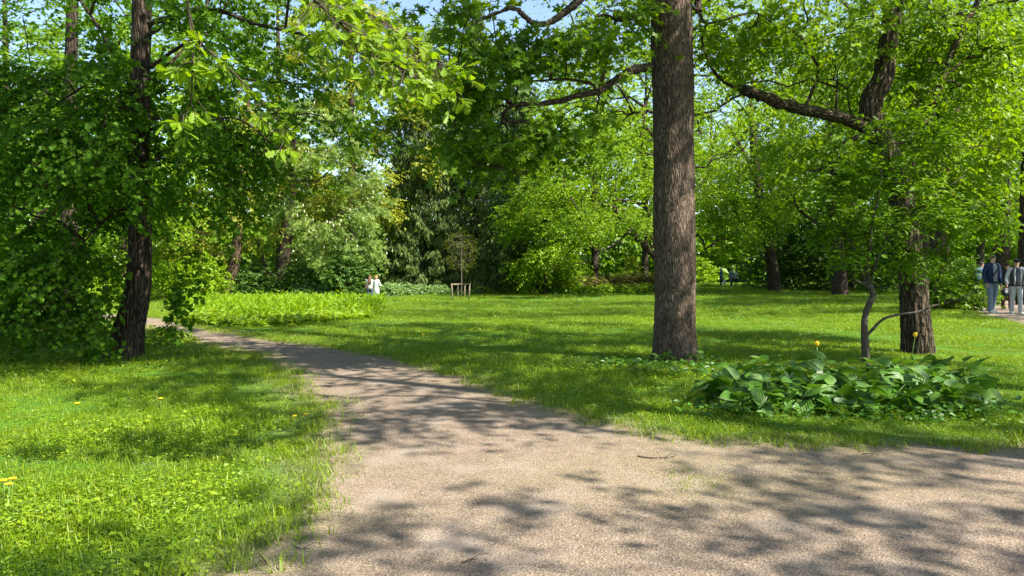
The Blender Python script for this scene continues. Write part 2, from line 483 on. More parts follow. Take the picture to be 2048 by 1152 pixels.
def trunk_mesh(buf, axis, rad, sides=28, flare=1.6, flare_h=.5, ridges=.05, rng=None, lobes=5, step=.06):
    """a trunk with root flare and vertical bark ridges, along a smoothed axis"""
    ax = smooth_poly(axis, 8)
    seg = np.concatenate([[0], np.cumsum(np.linalg.norm(np.diff(ax, axis=0), axis=1))])
    n = max(6, int(seg[-1] / step))
    s = np.linspace(0, seg[-1], n)
    pts = np.stack([np.interp(s, seg, ax[:, k]) for k in range(3)], -1)
    rs = np.interp(np.linspace(0, 1, n), np.linspace(0, 1, len(rad)), rad)
    a = np.linspace(0, 2 * math.pi, sides, endpoint=False)
    ph = rng.random(8) * 6.28
    R = rs[:, None] * np.ones((1, sides))
    fl = np.exp(-s / flare_h)[:, None]
    R = R * (1 + (flare - 1) * fl * (.75 + .35 * np.cos(lobes * a + ph[0])[None] + .2 * np.cos(3 * a + ph[1])[None]))
    R = R * (1 + .035 * np.cos(2 * a[None] + s[:, None] * .5 + ph[2]) + .025 * np.cos(3 * a[None] - s[:, None] * .9 + ph[3]) + .015 * np.sin(s[:, None] * 2.3 + ph[6]) + .012 * np.cos(a[None] + s[:, None] * 4.1 + ph[7]))
    if ridges:
        z = s[:, None]
        w = .35 * np.sin(z * 3.1 + ph[4]) + .25 * np.sin(z * 7.3 + ph[5] + a[None] * 2)
        rr = np.abs(np.sin((sides / 5.3) * a[None] + w * 2 + .8 * np.sin(z * 1.7 + a[None] * 3))) ** .6
        R = R * (1 + ridges * (rr - .6)) * (1 + ridges * .3 * rng.normal(size=R.shape))
    T = norm(np.gradient(pts, axis=0)); U = norm(np.cross(np.cross(T, [1.0, 0, 0]), T) * -1 + 0); U = norm(np.array([1.0, 0, 0]) - T * T[:, :1]); W = np.cross(T, U)
    V = pts[:, None] + R[..., None] * (np.cos(a)[None, :, None] * U[:, None] + np.sin(a)[None, :, None] * W[:, None])
    i = np.arange(n - 1)[:, None] * sides; j = np.arange(sides)[None]; k = (j + 1) % sides
    q = np.stack([i + j, i + k, i + sides + k, i + sides + j], -1).reshape(-1)
    buf.add_arr(V.reshape(-1, 3), np.concatenate([q, (n - 1) * sides + np.arange(sides)]), np.concatenate([np.full((n - 1) * sides, 4), [sides]]))
    return pts, rs

def make_tree(name, label, axis, rad, blobs, leaf, bark, n_attr=120, n_twig=1800, K=9, tpl='diamond', size=.2, L=.7, droop=.35, limbs=(), limb_mat=None,
              group=None, seed=1, flare=1.5, sides=14, ridges=.03, twig_wood=False, attach_from=.3, shell=.55, off=.4, arch=.12, flat=.6, hang=.35,
              extra=None, step=.12, tip=.010, ex=.5, keep=None, thin=5, n_bare=0, bsides=5, wood_r=.003, cat='tree'):
    rng = np.random.default_rng(seed)
    base = np.array(axis[0], float)
    root = empty(name, tuple(base))
    tag(root, label, cat, group)
    tb = Buf()
    sunk = [base - np.array([0, 0, .15])] + [np.array(a) for a in axis[1:]]
    pts, rs = trunk_mesh(tb, sunk, rad, sides, flare, .35, ridges, rng, step=step)
    tb.build('trunk', bark, root, True, base)
    sk = Skel()
    m = max(1, len(pts) // 30)
    sk.seed(pts[::m], rs[::m], -1, attach_from)
    for lp, r0, r1 in limbs:
        lp = smooth_poly(np.array(lp), 6)
        lb = Buf()
        rr = np.linspace(r0, r1, len(lp)) * (1 + .09 * rng.normal(size=len(lp)))
        rr[:3] *= [1.35, 1.18, 1.06]
        lp = lp + rng.normal(size=lp.shape) * r0 * .10 * np.linspace(0, 1, len(lp))[:, None]
        tube(lb, lp, rr, 14 if r0 > .05 else 7, True, .06, rng)
        lb.build('limb', limb_mat or bark, root, True, base)
        sk.seed(lp, rr, sk.nearest(lp[0]), .15)
    at = blob_points(n_attr, blobs, rng, shell)
    if keep is not None: at = at[keep(at)]
    sk.grow(at, rng, arch=arch)
    if extra is not None: sk.grow(np.array(extra, float), rng, arch=.05)
    bb = Buf()
    sk.tubes(bb, tip, ex, bsides)
    p, d = sk.seeds(n_twig, rng, thin, off)
    ctr = np.mean([b[0] for b in blobs], axis=0)
    out = norm((p - ctr) * np.array([1, 1, .3]))
    d = norm(.5 * d + .7 * out + rng.normal(size=p.shape) * .45)
    ok = np.ones(len(p), bool) if keep is None else keep(p)
    p, d = p[ok], d[ok]
    ok = p[:, 2] > terrain(p[:, 0], p[:, 1]) + .25
    p, d = p[ok], d[ok]
    lf = Buf()
    tone = np.clip(.5 + .22 * np.sin(p[:, 0] * 1.3 + seed) + .22 * np.sin(p[:, 2] * 1.7 + p[:, 1]) + .2 * rng.normal(size=len(p)), 0, 1)
    twig_leaves(lf, tpl, p, d, L * (.6 + .8 * rng.random(len(p))), K, droop, size, rng, flat, hang, tone, bb if twig_wood else None, wood_r=wood_r)
    bo = bb.build('branches', bark if not twig_wood else M['bark_dark'], root, True, base); bo['kind'] = 'stuff'
    c = lf.build('crown', leaf, root, False, base); c['kind'] = 'stuff'
    return root, sk

def make_spruce(name, label, base, h, r, seed, leaf, group=None, z0=.4, n_whorl=34):
    rng = np.random.default_rng(seed)
    root = empty(name, tuple(base)); tag(root, label, 'tree', group)
    tb = Buf()
    top = base + np.array([rng.normal() * .2, rng.normal() * .2, h])
    trunk_mesh(tb, [base - [0, 0, .1], base * .5 + top * .5, top], [.26 * h / 20, .15 * h / 20, .015], 12, 1.4, .4, .03, rng, step=.3)
    tb.build('trunk', M['bark_dark'], root, True, base)
    bb, lf = Buf(), Buf()
    P0, D0, LL, T0 = [], [], [], []
    for w in range(n_whorl):
        z = z0 + (h - z0) * (w / n_whorl) ** 1.05
        rad = r * (1 - (z / h)) ** .8 + .15
        nb = 7
        a0 = rng.random() * 6.28
        for b in range(nb):
            a = a0 + b * 6.283 / nb + rng.normal() * .15
            ln = rad * (.75 + .45 * rng.random())
            t = np.linspace(0, 1, 6)[:, None]
            o = np.array([math.cos(a), math.sin(a), 0])
            pts = base + np.array([0, 0, z]) + o * ln * t + np.array([0, 0, 1.0]) * (-.38 * ln * t + .28 * ln * t ** 2.5)
            tube(bb, pts, np.linspace(.03, .006, 6), 4, False)
            m = int(7 + 9 * ln)
            f = rng.random(m) ** .7
            q = np.stack([np.interp(f, t[:, 0], pts[:, k]) for k in range(3)], -1)
            side = np.array([-o[1], o[0], 0])
            P0.append(q + rng.normal(size=(m, 3)) * .06)
            D0.append(norm(o[None] * .5 + side[None] * rng.normal(size=(m, 1)) * .7 + np.array([0, 0, -.45])))
            LL.append((.35 + .55 * (1 - f)) * (.6 + .4 * rng.random(m)) * min(1, .4 + ln / 3))
            T0.append(.15 + .7 * f + .25 * rng.normal(size=m))
    P0 = np.concatenate(P0); D0 = np.concatenate(D0); LL = np.concatenate(LL); T0 = np.clip(np.concatenate(T0), 0, 1)
    ok = P0[:, 2] > terrain(P0[:, 0], P0[:, 1]) + .3
    twig_leaves(lf, 'spray', P0[ok], D0[ok], LL[ok], 5, .55, .40, rng, .5, .9, T0[ok], None, .55)
    o = bb.build('branches', M['bark_dark'], root, True, base); o['kind'] = 'stuff'
    o = lf.build('crown', leaf, root, False, base); o['kind'] = 'stuff'
    return root

def make_shrub(name, label, base, rx, ry, h, leaf, seed, n=1200, K=6, tpl='diamond', size=.12, group=None, stems=7, flat=.6, z_low=.0, bark=None, cat='shrub', L=.4, droop=.3):
    rng = np.random.default_rng(seed); n = int(n * .8); size = size * 1.08
    base = np.array(base, float)
    root = empty(name, tuple(base)); tag(root, label, cat, group)
    sb, lf = Buf(), Buf()
    a = rng.random(n) * 6.283
    zz = rng.random(n) ** .8
    prof = np.sqrt(np.clip(1 - (zz - .35) ** 2 / .45, .02, 1))
    lump = 1 + .16 * np.sin(3 * a + seed) + .12 * np.sin(5 * a + zz * 5 + seed * 2) + .10 * rng.normal(size=n)
    f = (rng.random(n) ** .3) * lump * prof
    top = 1 + .14 * np.sin(a * 2 + seed * 3) + .1 * rng.normal(size=n)
    p = base + np.stack([np.cos(a) * f * rx, np.sin(a) * f * ry, z_low + zz * (h - z_low) * top], -1)
    p[:, 2] = np.maximum(p[:, 2], terrain(p[:, 0], p[:, 1]) + .06)
    out = norm(np.stack([np.cos(a), np.sin(a), .5 + 0 * a], -1))
    d = norm(out + rng.normal(size=p.shape) * .5)
    tone = np.clip(.5 + .3 * np.sin(p[:, 0] * 2.1 + seed) * np.sin(p[:, 2] * 2.7) + .2 * rng.normal(size=n), 0, 1)
    twig_leaves(lf, tpl, p - d * L * .5, d, L * (.6 + .8 * rng.random(n)), K, droop, size, rng, flat, .3, tone)
    for k in range(stems):
        b = base + np.array([rng.normal() * rx * .12, rng.normal() * ry * .12, -.05])
        e = p[rng.integers(n)] * .8 + base * .2; e[2] = base[2] + h * (.55 + .35 * rng.random())
        t = np.linspace(0, 1, 5)[:, None]
        tube(sb, b + (e - b) * t + np.array([0, 0, .15 * h]) * np.sin(math.pi * t) * .5, np.linspace(.012 + .012 * h / 2, .004, 5), 5, False)
    o = sb.build('stems', bark or M['twig'], root, True, base); o['kind'] = 'stuff'
    o = lf.build('foliage', leaf, root, False, base); o['kind'] = 'stuff'
    return root
# ------------------------------------------------------------------ ground, paths
left_px = [(505, 1152), (560, 1100), (610, 1030), (648, 950), (660, 905), (655, 855), (632, 805), (598, 765), (560, 735), (520, 714), (460, 700), (400, 690), (340, 672), (285, 655), (225, 643), (150, 637), (40, 634), (-120, 634)]
right_px = [(2048, 886), (1950, 890), (1800, 893), (1650, 893), (1500, 884), (1340, 868), (1210, 843), (1100, 818), (1005, 787), (940, 765), (880, 742), (800, 722), (700, 702), (600, 688), (480, 672), (400, 656), (330, 640), (250, 632), (150, 625), (40, 621), (-120, 618)]
def dense(poly, step):
    p = smooth_poly(np.array(poly), 8)
    s = np.concatenate([[0], np.cumsum(np.linalg.norm(np.diff(p, axis=0), axis=1))])
    n = max(4, int(s[-1] / step))
    q = np.linspace(0, s[-1], n)
    return np.stack([np.interp(q, s, p[:, 0]), np.interp(q, s, p[:, 1])], -1)
rg = np.random.default_rng(3)
Lw = dense([G(*p)[:2] for p in left_px], .12)
Rw = dense([G(*p)[:2] for p in right_px], .12)
def rag(p, amp):
    s = np.arange(len(p)) * .12
    t = norm(np.gradient(p, axis=0)); nrm = np.stack([-t[:, 1], t[:, 0]], -1)
    w = amp * (np.sin(s * 2.3 + 1) + .7 * np.sin(s * 5.1) + .5 * np.sin(s * 11.7 + 2)) * .5 + amp * .35 * rg.normal(size=len(p))
    return p + nrm * w[:, None]
Lw, Rw = rag(Lw, .09), rag(Rw, .09)
bot = G(505, 1152)[:2]
PATH = np.vstack([Lw[::-1], [[bot[0] - 1.2, bot[1] - 2.0], [-3.2, -3], [-4, -9], [40, -9], [40, G(2048, 886)[1] + .3]], Rw])
# polygon order: far-left ... near-left, behind the camera, right, near-right ... far-left
PATH2_px = [(1888, 603), (1925, 613), (1980, 631), (2048, 649), (2200, 690)]
PATH2_far = [(2200, 590), (2048, 592), (1960, 596), (1905, 600)]
PATH2 = np.vstack([rag(dense([G(*p)[:2] for p in PATH2_px], .12), .05), dense([G(*p)[:2] for p in PATH2_far], .5)])

def in_poly(pts, poly):
    x, y = pts[:, 0], pts[:, 1]; ins = np.zeros(len(pts), bool)
    x1, y1 = poly[:, 0], poly[:, 1]; x2, y2 = np.roll(x1, -1), np.roll(y1, -1)
    for a, b, c, d in zip(x1, y1, x2, y2):
        if b == d: continue
        m = (b > y) != (d > y)
        ins ^= m & (x < (c - a) * (y - b) / (d - b) + a)
    return ins
def edge_dist(pts, poly):
    p = poly; q = np.roll(poly, -1, axis=0); best = np.full(len(pts), 1e9)
    for a, b in zip(p, q):
        ab = b - a; L2 = ab @ ab
        if L2 < 1e-12: continue
        t = np.clip(((pts - a) @ ab) / L2, 0, 1)
        best = np.minimum(best, np.linalg.norm(pts - a - t[:, None] * ab, axis=1))
    return best
def path_sd(pts):
    """signed distance to the paths: positive outside"""
    out = np.full(len(pts), 1e9)
    for poly in (PATH[::2], PATH2[::2]):
        near = (pts[:, 0] > poly[:, 0].min() - 1) & (pts[:, 0] < poly[:, 0].max() + 1) & (pts[:, 1] < poly[:, 1].max() + 1) & (pts[:, 1] > poly[:, 1].min() - 1)
        if near.any():
            q = pts[near]
            d = edge_dist(q, poly) * np.where(in_poly(q, poly), -1, 1)
            out[near] = np.minimum(out[near], d)
    return out

def ground_material():
    m, nt, out = new_mat('turf_soil')
    tc = nt.nodes.new('ShaderNodeTexCoord')
    n1 = nt.nodes.new('ShaderNodeTexNoise'); n1.inputs['Scale'].default_value = 1.1; n1.inputs['Detail'].default_value = 6
    n2 = nt.nodes.new('ShaderNodeTexNoise'); n2.inputs['Scale'].default_value = 28; n2.inputs['Detail'].default_value = 6
    for n in (n1, n2): nt.links.new(tc.outputs['Object'], n.inputs['Vector'])
    g = ramp(nt, n2.outputs[0], [(0.3, (0.030, 0.075, 0.008)), (0.55, (0.065, 0.150, 0.012)), (0.75, (0.110, 0.210, 0.020))])
    s = ramp(nt, n2.outputs[0], [(0.3, (0.075, 0.055, 0.035)), (0.7, (0.190, 0.150, 0.095))])
    at = nt.nodes.new('ShaderNodeAttribute'); at.attribute_name = 'rnd'
    mth = nt.nodes.new('ShaderNodeMath'); mth.operation = 'MULTIPLY_ADD'; mth.inputs[1].default_value = .5; mth.use_clamp = True
    sub = nt.nodes.new('ShaderNodeMath'); sub.operation = 'SUBTRACT'; sub.inputs[1].default_value = .25
    nt.links.new(at.outputs['Fac'], sub.inputs[0])
    nt.links.new(n1.outputs[0], mth.inputs[0]); nt.links.new(sub.outputs[0], mth.inputs[2])
    mx = nt.nodes.new('ShaderNodeMix'); mx.data_type = 'RGBA'
    nt.links.new(mth.outputs[0], mx.inputs[0]); nt.links.new(g, mx.inputs[6]); nt.links.new(s, mx.inputs[7])
    p = nt.nodes.new('ShaderNodeBsdfPrincipled'); p.inputs['Roughness'].default_value = .95; p.inputs['Specular IOR Level'].default_value = .1
    nt.links.new(mx.outputs[2], p.inputs['Base Color'])
    b = nt.nodes.new('ShaderNodeBump'); b.inputs['Distance'].default_value = .03; b.inputs['Strength'].default_value = .8
    nt.links.new(n2.outputs[0], b.inputs['Height']); nt.links.new(b.outputs[0], p.inputs['Normal'])
    nt.links.new(p.outputs[0], out.inputs[0])
    return m

def path_material():
    m, nt, out = new_mat('gravel_path')
    tc = nt.nodes.new('ShaderNodeTexCoord')
    def noise(s, d=4):
        n = nt.nodes.new('ShaderNodeTexNoise'); n.inputs['Scale'].default_value = s; n.inputs['Detail'].default_value = d
        nt.links.new(tc.outputs['Object'], n.inputs['Vector']); return n.outputs[0]
    big, mid, fine = noise(.55, 5), noise(6, 5), noise(140, 3)
    vo = nt.nodes.new('ShaderNodeTexVoronoi'); vo.inputs['Scale'].default_value = 75
    nt.links.new(tc.outputs['Object'], vo.inputs['Vector'])
    a = ramp(nt, fine, [(0.30, (0.110, 0.086, 0.068)), (0.5, (0.205, 0.165, 0.134)), (0.70, (0.315, 0.262, 0.220))])
    sepc = nt.nodes.new('ShaderNodeSeparateColor'); nt.links.new(vo.outputs['Color'], sepc.inputs[0])
    st = ramp(nt, sepc.outputs[0], [(0.0, (.70, .66, .62)), (0.5, (1, .98, .96)), (1.0, (1.28, 1.25, 1.2))])
    def mul(x, y, f=1.0):
        k = nt.nodes.new('ShaderNodeMix'); k.data_type = 'RGBA'; k.blend_type = 'MULTIPLY'; k.inputs[0].default_value = f
        nt.links.new(x, k.inputs[6]); nt.links.new(y, k.inputs[7]); return k.outputs[2]
    c = mul(a, st, .9)
    c = mul(c, ramp(nt, big, [(0.3, (.82, .80, .74)), (0.7, (1.12, 1.06, 1.0))]))
    c = mul(c, ramp(nt, mid, [(0.3, (.86, .85, .82)), (0.7, (1.1, 1.1, 1.1))]))
    pat = noise(1.7, 7)
    dust = nt.nodes.new('ShaderNodeMix'); dust.data_type = 'RGBA'
    nt.links.new(ramp(nt, pat, [(.52, (0, 0, 0)), (.68, (.55, .55, .55))]), dust.inputs[0]); nt.links.new(c, dust.inputs[6]); dust.inputs[7].default_value = (.285, .232, .192, 1)
    pat2 = noise(.9, 8)
    moss = nt.nodes.new('ShaderNodeMix'); moss.data_type = 'RGBA'
    at = nt.nodes.new('ShaderNodeAttribute'); at.attribute_name = 'rnd'
    mm = nt.nodes.new('ShaderNodeMath'); mm.operation = 'MULTIPLY'
    nt.links.new(at.outputs['Fac'], mm.inputs[0]); nt.links.new(ramp(nt, pat2, [(.35, (.15, .15, .15)), (.65, (1, 1, 1))]), mm.inputs[1])
    nt.links.new(mm.outputs[0], moss.inputs[0]); nt.links.new(dust.outputs[2], moss.inputs[6]); moss.inputs[7].default_value = (.19, .17, .065, 1)
    c = moss.outputs[2]
    p = nt.nodes.new('ShaderNodeBsdfPrincipled'); p.inputs['Roughness'].default_value = .95; p.inputs['Specular IOR Level'].default_value = .15
    nt.links.new(c, p.inputs['Base Color'])
    ad = nt.nodes.new('ShaderNodeMath'); ad.operation = 'ADD'; nt.links.new(fine, ad.inputs[0]); nt.links.new(vo.outputs['Distance'], ad.inputs[1])
    b = nt.nodes.new('ShaderNodeBump'); b.inputs['Distance'].default_value = .008; b.inputs['Strength'].default_value = .8
    nt.links.new(ad.outputs[0], b.inputs['Height']); nt.links.new(b.outputs[0], p.inputs['Normal'])
    nt.links.new(p.outputs[0], out.inputs[0])
    return m
M['soil'] = ground_material(); M['path'] = path_material()

def ground_sheet():
    ax = np.concatenate([-np.geomspace(600, 30, 14), np.arange(-28, 28.01, .5), np.geomspace(30, 600, 14)])
    ay = np.concatenate([-np.geomspace(200, 10, 8), np.arange(-8, 70.01, .5), np.geomspace(72, 900, 16)])
    X, Y = np.meshgrid(ax, ay); n, m = X.shape
    V = np.stack([X, Y, terrain(X, Y)], -1).reshape(-1, 3)
    i = np.arange(n - 1)[:, None] * m; j = np.arange(m - 1)[None]
    q = np.stack([i + j, i + j + 1, i + m + j + 1, i + m + j], -1).reshape(-1)
    sd = path_sd(V[:, :2])
    b = Buf(); b.add_arr(V, q, np.full((n - 1) * (m - 1), 4), np.exp(-np.maximum(sd, 0) / .25))
    o = b.build('ground', M['soil'], None, True); tag(o, 'green lawn ground under the park trees', 'ground', kind='structure')
ground_sheet()

def path_sheet(name, poly, label, lift):
    lo = np.maximum(poly.min(0), [-40, -9]); hi = poly.max(0)
    g = np.stack(np.meshgrid(np.arange(lo[0], hi[0], .35), np.arange(lo[1], hi[1], .35)), -1).reshape(-1, 2)
    g = g + rg.normal(size=g.shape) * .05
    g = g[in_poly(g, poly)]; g = g[edge_dist(g, poly) > .12]
    pts = [Vector(p) for p in np.vstack([poly, g])]
    n = len(poly)
    v, e, f, *_ = delaunay_2d_cdt(pts, [(i, (i + 1) % n) for i in range(n)], [], 1, 1e-5)
    xy = np.array([(p.x, p.y) for p in v])
    b = Buf(); b.add(np.column_stack([xy, terrain(xy[:, 0], xy[:, 1]) + lift]), f)
    ed = edge_dist(xy, poly)
    isl = G(1400, 950)[:2]
    b.r = [np.clip(.75 * np.exp(-ed / .16) + .40 * np.exp(-(((xy - isl) / [1.6, .8]) ** 2).sum(1)), 0, 1)]
    o = b.build(name, M['path'], None, True); tag(o, label, 'path', kind='structure')
    return o
path_sheet('gravel_path', PATH, 'wide curving pinkish gravel path through the lawn', .006)
path_sheet('gravel_path', PATH2, 'gravel path the walking couple stand on', .006)

# ------------------------------------------------------------------ grass and weeds: patches instanced on the lawn
def proto(name, buf, mat):
    return bpy.data.objects.new(name, buf.mesh(name, mat))

def blade_patch(rng, n, rad, h0, h1, width, lean=.5):
    b = Buf()
    p = rng.normal(size=(n, 2)) * rad * .6
    a = rng.random(n) * 6.283; h = h0 + (h1 - h0) * rng.random(n) ** 1.4
    ln = lean * h * (.2 + rng.random(n))
    d = np.stack([np.cos(a), np.sin(a), 0 * a], -1); s = np.stack([-np.sin(a + rng.normal(size=n)), np.cos(a), 0 * a], -1)
    o = np.column_stack([p, np.full(n, -.01)])
    w = width * (.6 + .8 * rng.random(n))[:, None]
    z = np.array([0, 0, 1.0])
    v0, v1 = o - s * w, o + s * w
    mid = o + d * (ln * .35)[:, None] + z * (h * .6)[:, None]
    v2, v3 = mid + s * w * .8, mid - s * w * .8
    v4 = o + d * ln[:, None] + z * h[:, None]
    V = np.stack([v0, v1, v2, v3, v4], 1).reshape(-1, 3)
    f = np.array([0, 1, 2, 3, 3, 2, 4])
    b.add_arr(V, (np.arange(n)[:, None] * 5 + f).reshape(-1), np.tile([4, 3], n), np.repeat(np.clip(rng.random(n) * .8 + .2 * (h - h0) / (h1 - h0), 0, 1), 5))
    return b

def weed_patch(rng, n, rad, size, hh):
    b = Buf()
    p = np.column_stack([rng.normal(size=(n, 2)) * rad * .6, hh * (.3 + .8 * rng.random(n))])
    a = rng.random(n) * 6.283
    A = np.stack([np.cos(a), np.sin(a), .25 * rng.normal(size=n)], -1)
    N = np.array([0, 0, 1.0]) + .4 * rng.normal(size=(n, 3))
    put_leaves(b, 'ovate' if size > .03 else 'diamond', p, A, N, size * (.5 + rng.random(n)), rng.random(n))
    return b

def instancer(name, protos, pts, rz, scl, idx, tilt=None):
    me = bpy.data.meshes.new(name)
    me.vertices.add(len(pts)); me.vertices.foreach_set('co', np.asarray(pts, np.float32).ravel())
    for nm, ty, arr in (('rot', 'FLOAT_VECTOR', None), ('scl', 'FLOAT', scl), ('idx', 'INT', idx)):
        at = me.attributes.new(nm, ty, 'POINT')
        if nm == 'rot':
            r = np.zeros((len(pts), 3), np.float32); r[:, 2] = rz
            if tilt is not None: r[:, :2] = tilt
            at.data.foreach_set('vector', r.ravel())
        else:
            at.data.foreach_set('value', np.asarray(arr, np.int32 if ty == 'INT' else np.float32))
    ob = link(name, me)
    ng = bpy.data.node_groups.new(name + '_scatter', 'GeometryNodeTree')
    ng.interface.new_socket('Geometry', in_out='INPUT', socket_type='NodeSocketGeometry')
    ng.interface.new_socket('Geometry', in_out='OUTPUT', socket_type='NodeSocketGeometry')
    N = ng.nodes
    gi, go = N.new('NodeGroupInput'), N.new('NodeGroupOutput')
    iop = N.new('GeometryNodeInstanceOnPoints'); iop.inputs['Pick Instance'].default_value = True
    jn = N.new('GeometryNodeJoinGeometry')
    for p in protos:
        oi = N.new('GeometryNodeObjectInfo'); oi.inputs['Object'].default_value = p
        g2 = N.new('GeometryNodeGeometryToInstance')
        ng.links.new(oi.outputs['Geometry'], g2.inputs[0]); ng.links.new(g2.outputs[0], jn.inputs[0])
    def attr(nm, ty):
        a = N.new('GeometryNodeInputNamedAttribute'); a.data_type = ty; a.inputs['Name'].default_value = nm
        return a.outputs['Attribute']
    ng.links.new(gi.outputs[0], iop.inputs['Points']); ng.links.new(jn.outputs[0], iop.inputs['Instance'])
    ng.links.new(attr('idx', 'INT'), iop.inputs['Instance Index'])
    ng.links.new(attr('rot', 'FLOAT_VECTOR'), iop.inputs['Rotation'])
    ng.links.new(attr('scl', 'FLOAT'), iop.inputs['Scale'])
    ng.links.new(iop.outputs[0], go.inputs[0])
    md = ob.modifiers.new('scatter', 'NODES'); md.node_group = ng
    return ob

def lawn_points(dens, y0, y1, margin, rng, xpad=2.0):
    """random lawn points inside the widened view wedge between two depths"""
    w = (y1 * .72 + xpad)
    n = int(dens * 2 * w * (y1 - y0))
    p = np.column_stack([rng.uniform(-w, w, n), rng.uniform(y0, y1, n)])
    p = p[np.abs(p[:, 0]) < p[:, 1] * .72 + xpad]
    sd = path_sd(p)
    return p[sd > margin * (.4 + 1.2 * rng.random(len(p)))]

def scatter(name, label, cat, protos, layers, rng, scale_fn=None):
    P_, S_ = [], []
    for dens, y0, y1, margin, sc in layers:
        q = lawn_points(dens, y0, y1, margin, rng)
        P_.append(q); S_.append(np.full(len(q), sc) * (.7 + .6 * rng.random(len(q))))
    q = np.concatenate(P_); s = np.concatenate(S_)
    # patchy height
    s = s * (.85 + .3 * np.sin(q[:, 0] * 1.1 + 2 * np.sin(q[:, 1] * .6)) * np.sin(q[:, 1] * 1.3 + q[:, 0] * .4))
    s = s * np.clip(.45 + path_sd(q) / .9, .45, 1)
    z = terrain(q[:, 0], q[:, 1])
    o = instancer(name, protos, np.column_stack([q, z]), rng.random(len(q)) * 6.283, s, rng.integers(0, len(protos), len(q)))
    tag(o, label, cat, kind='stuff')
    return o
rs_ = np.random.default_rng(11)
gp = [proto('grass_patch', blade_patch(rs_, 170, .20, .025, .072, .0026), M['grass']) for _ in range(6)]
gp += [proto('grass_patch', blade_patch(rs_, 120, .20, .035, .115, .0026, .9), M['grass']) for _ in range(3)]
gp += [proto('grass_patch', blade_patch(rs_, 110, .20, .02, .06, .0026, 1.3), M['grass_dry'])]
scatter('lawn_grass', 'short green grass growing all over the park lawn', 'grass', gp,
        [(34, 2.2, 8, .10, .95), (24, 8, 14, .10, 1.05), (10, 14, 26, .1, 1.25), (4.0, 26, 45, .1, 1.6), (1.5, 45, 80, .1, 2.2)], rs_)
wp = [proto('weed_patch', weed_patch(rs_, 130, .22, .016, .045), M['weed']) for _ in range(4)] + \
     [proto('weed_patch', weed_patch(rs_, 50, .22, .027, .05), M['weed']) for _ in range(3)]
scatter('ground_cover_weeds', 'small broad leaved weeds mixed through the grass', 'weeds', wp,
        [(22, 2.2, 8, .08, 1.1), (13, 8, 16, .08, 1.2), (4, 16, 30, .1, 1.5)], rs_)
# taller tufts along the verges
vp = [proto('verge_tuft', blade_patch(rs_, 30, .09, .035, .12, .0028, 1.1), M['grass']) for _ in range(4)] + \
     [proto('verge_tuft', blade_patch(rs_, 40, .10, .02, .07, .0028, 1.4), M['grass_dry']) for _ in range(2)]
ep = np.vstack([Lw[Lw[:, 1] < 22], Rw[Rw[:, 1] < 22]])
ep = ep[np.abs(ep[:, 0]) < ep[:, 1] * .75 + 1]
ep = np.repeat(ep, 4, axis=0) + rs_.normal(size=(len(ep) * 4, 2)) * .21
ep = ep[path_sd(ep) > -.34 * rs_.random(len(ep))]
lp = lawn_points(1.6, 2.2, 14, .2, rs_)
vv = np.vstack([ep, lp])
o = instancer('verge_grass_tufts', vp, np.column_stack([vv, terrain(vv[:, 0], vv[:, 1])]), rs_.random(len(vv)) * 6.28, .6 + .7 * rs_.random(len(vv)), rs_.integers(0, 6, len(vv)))
tag(o, 'longer grass tufts fringing the gravel path and dotted in the lawn', 'grass', kind='stuff')

# ------------------------------------------------------------------ stones and fallen litter on the path
def pebble(rng):
    bm = bmesh.new(); bmesh.ops.create_icosphere(bm, subdivisions=1, radius=1)
    for v in bm.verts: v.co = Vector((v.co.x * 1.2, v.co.y * .9, v.co.z * .6)) * (1 + rng.normal() * .12)
    me = bpy.data.meshes.new('pebble'); bm.to_mesh(me); bm.free()
    return me
pm = [plain_mat('pebble_light', (.30, .255, .215), .9), plain_mat('pebble_mid', (.25, .20, .165), .9), plain_mat('pebble_dark', (.10, .08, .07), .9)]
pp = []
for k in range(6):
    me = pebble(rs_); me.materials.append(pm[k % 3]); pp.append(bpy.data.objects.new('pebble', me))
q = np.column_stack([rs_.uniform(-8, 9, 60000), 2.4 + 13 * rs_.random(60000) ** 1.6])
q = q[np.abs(q[:, 0]) < q[:, 1] * .72 + .6]; q = q[path_sd(q) < 0]
q = q[:26000]
o = instancer('loose_gravel', pp, np.column_stack([q, terrain(q[:, 0], q[:, 1]) + .007]), rs_.random(len(q)) * 6.28, .0025 + .0055 * rs_.random(len(q)) ** 3, rs_.integers(0, 6, len(q)))
tag(o, 'loose small stones strewn over the gravel path', 'gravel', kind='stuff')
lm = leaf_mat('seed_litter', (.30, .27, .10), (.60, .54, .28), .2)
lt = []
for k in range(4):
    b = Buf(); n = 14
    p = np.column_stack([rs_.normal(size=(n, 2)) * .09, .002 + .006 * rs_.random(n)])
    a = rs_.random(n) * 6.28
    put_leaves(b, 'diamond', p, np.stack([np.cos(a), np.sin(a), .15 * rs_.normal(size=n)], -1), np.array([0, 0, 1.0]) + .35 * rs_.normal(size=(n, 3)), .0065 * (.5 + rs_.random(n)), rs_.random(n))
    lt.append(proto('litter', b, lm))
q = np.column_stack([rs_.uniform(-7, 9, 40000), 2.6 + 12 * rs_.random(40000) ** 1.3])
q = q[np.abs(q[:, 0]) < q[:, 1] * .72 + .6]; sd = path_sd(q)
c = G(1390, 950)[:2]
dens = .06 + .5 * np.exp(-np.abs(sd) / .22) + .7 * np.exp(-(((q - c) / [1.7, .9]) ** 2).sum(1))
q = q[(sd < .1) & (rs_.random(len(q)) < dens)]
o = instancer('seed_litter', lt, np.column_stack([q, terrain(q[:, 0], q[:, 1]) + .007]), rs_.random(len(q)) * 6.28, .7 + .7 * rs_.random(len(q)), rs_.integers(0, 4, len(q)))
tag(o, 'pale yellow fallen flower litter drifted over the gravel path', 'litter', kind='stuff')
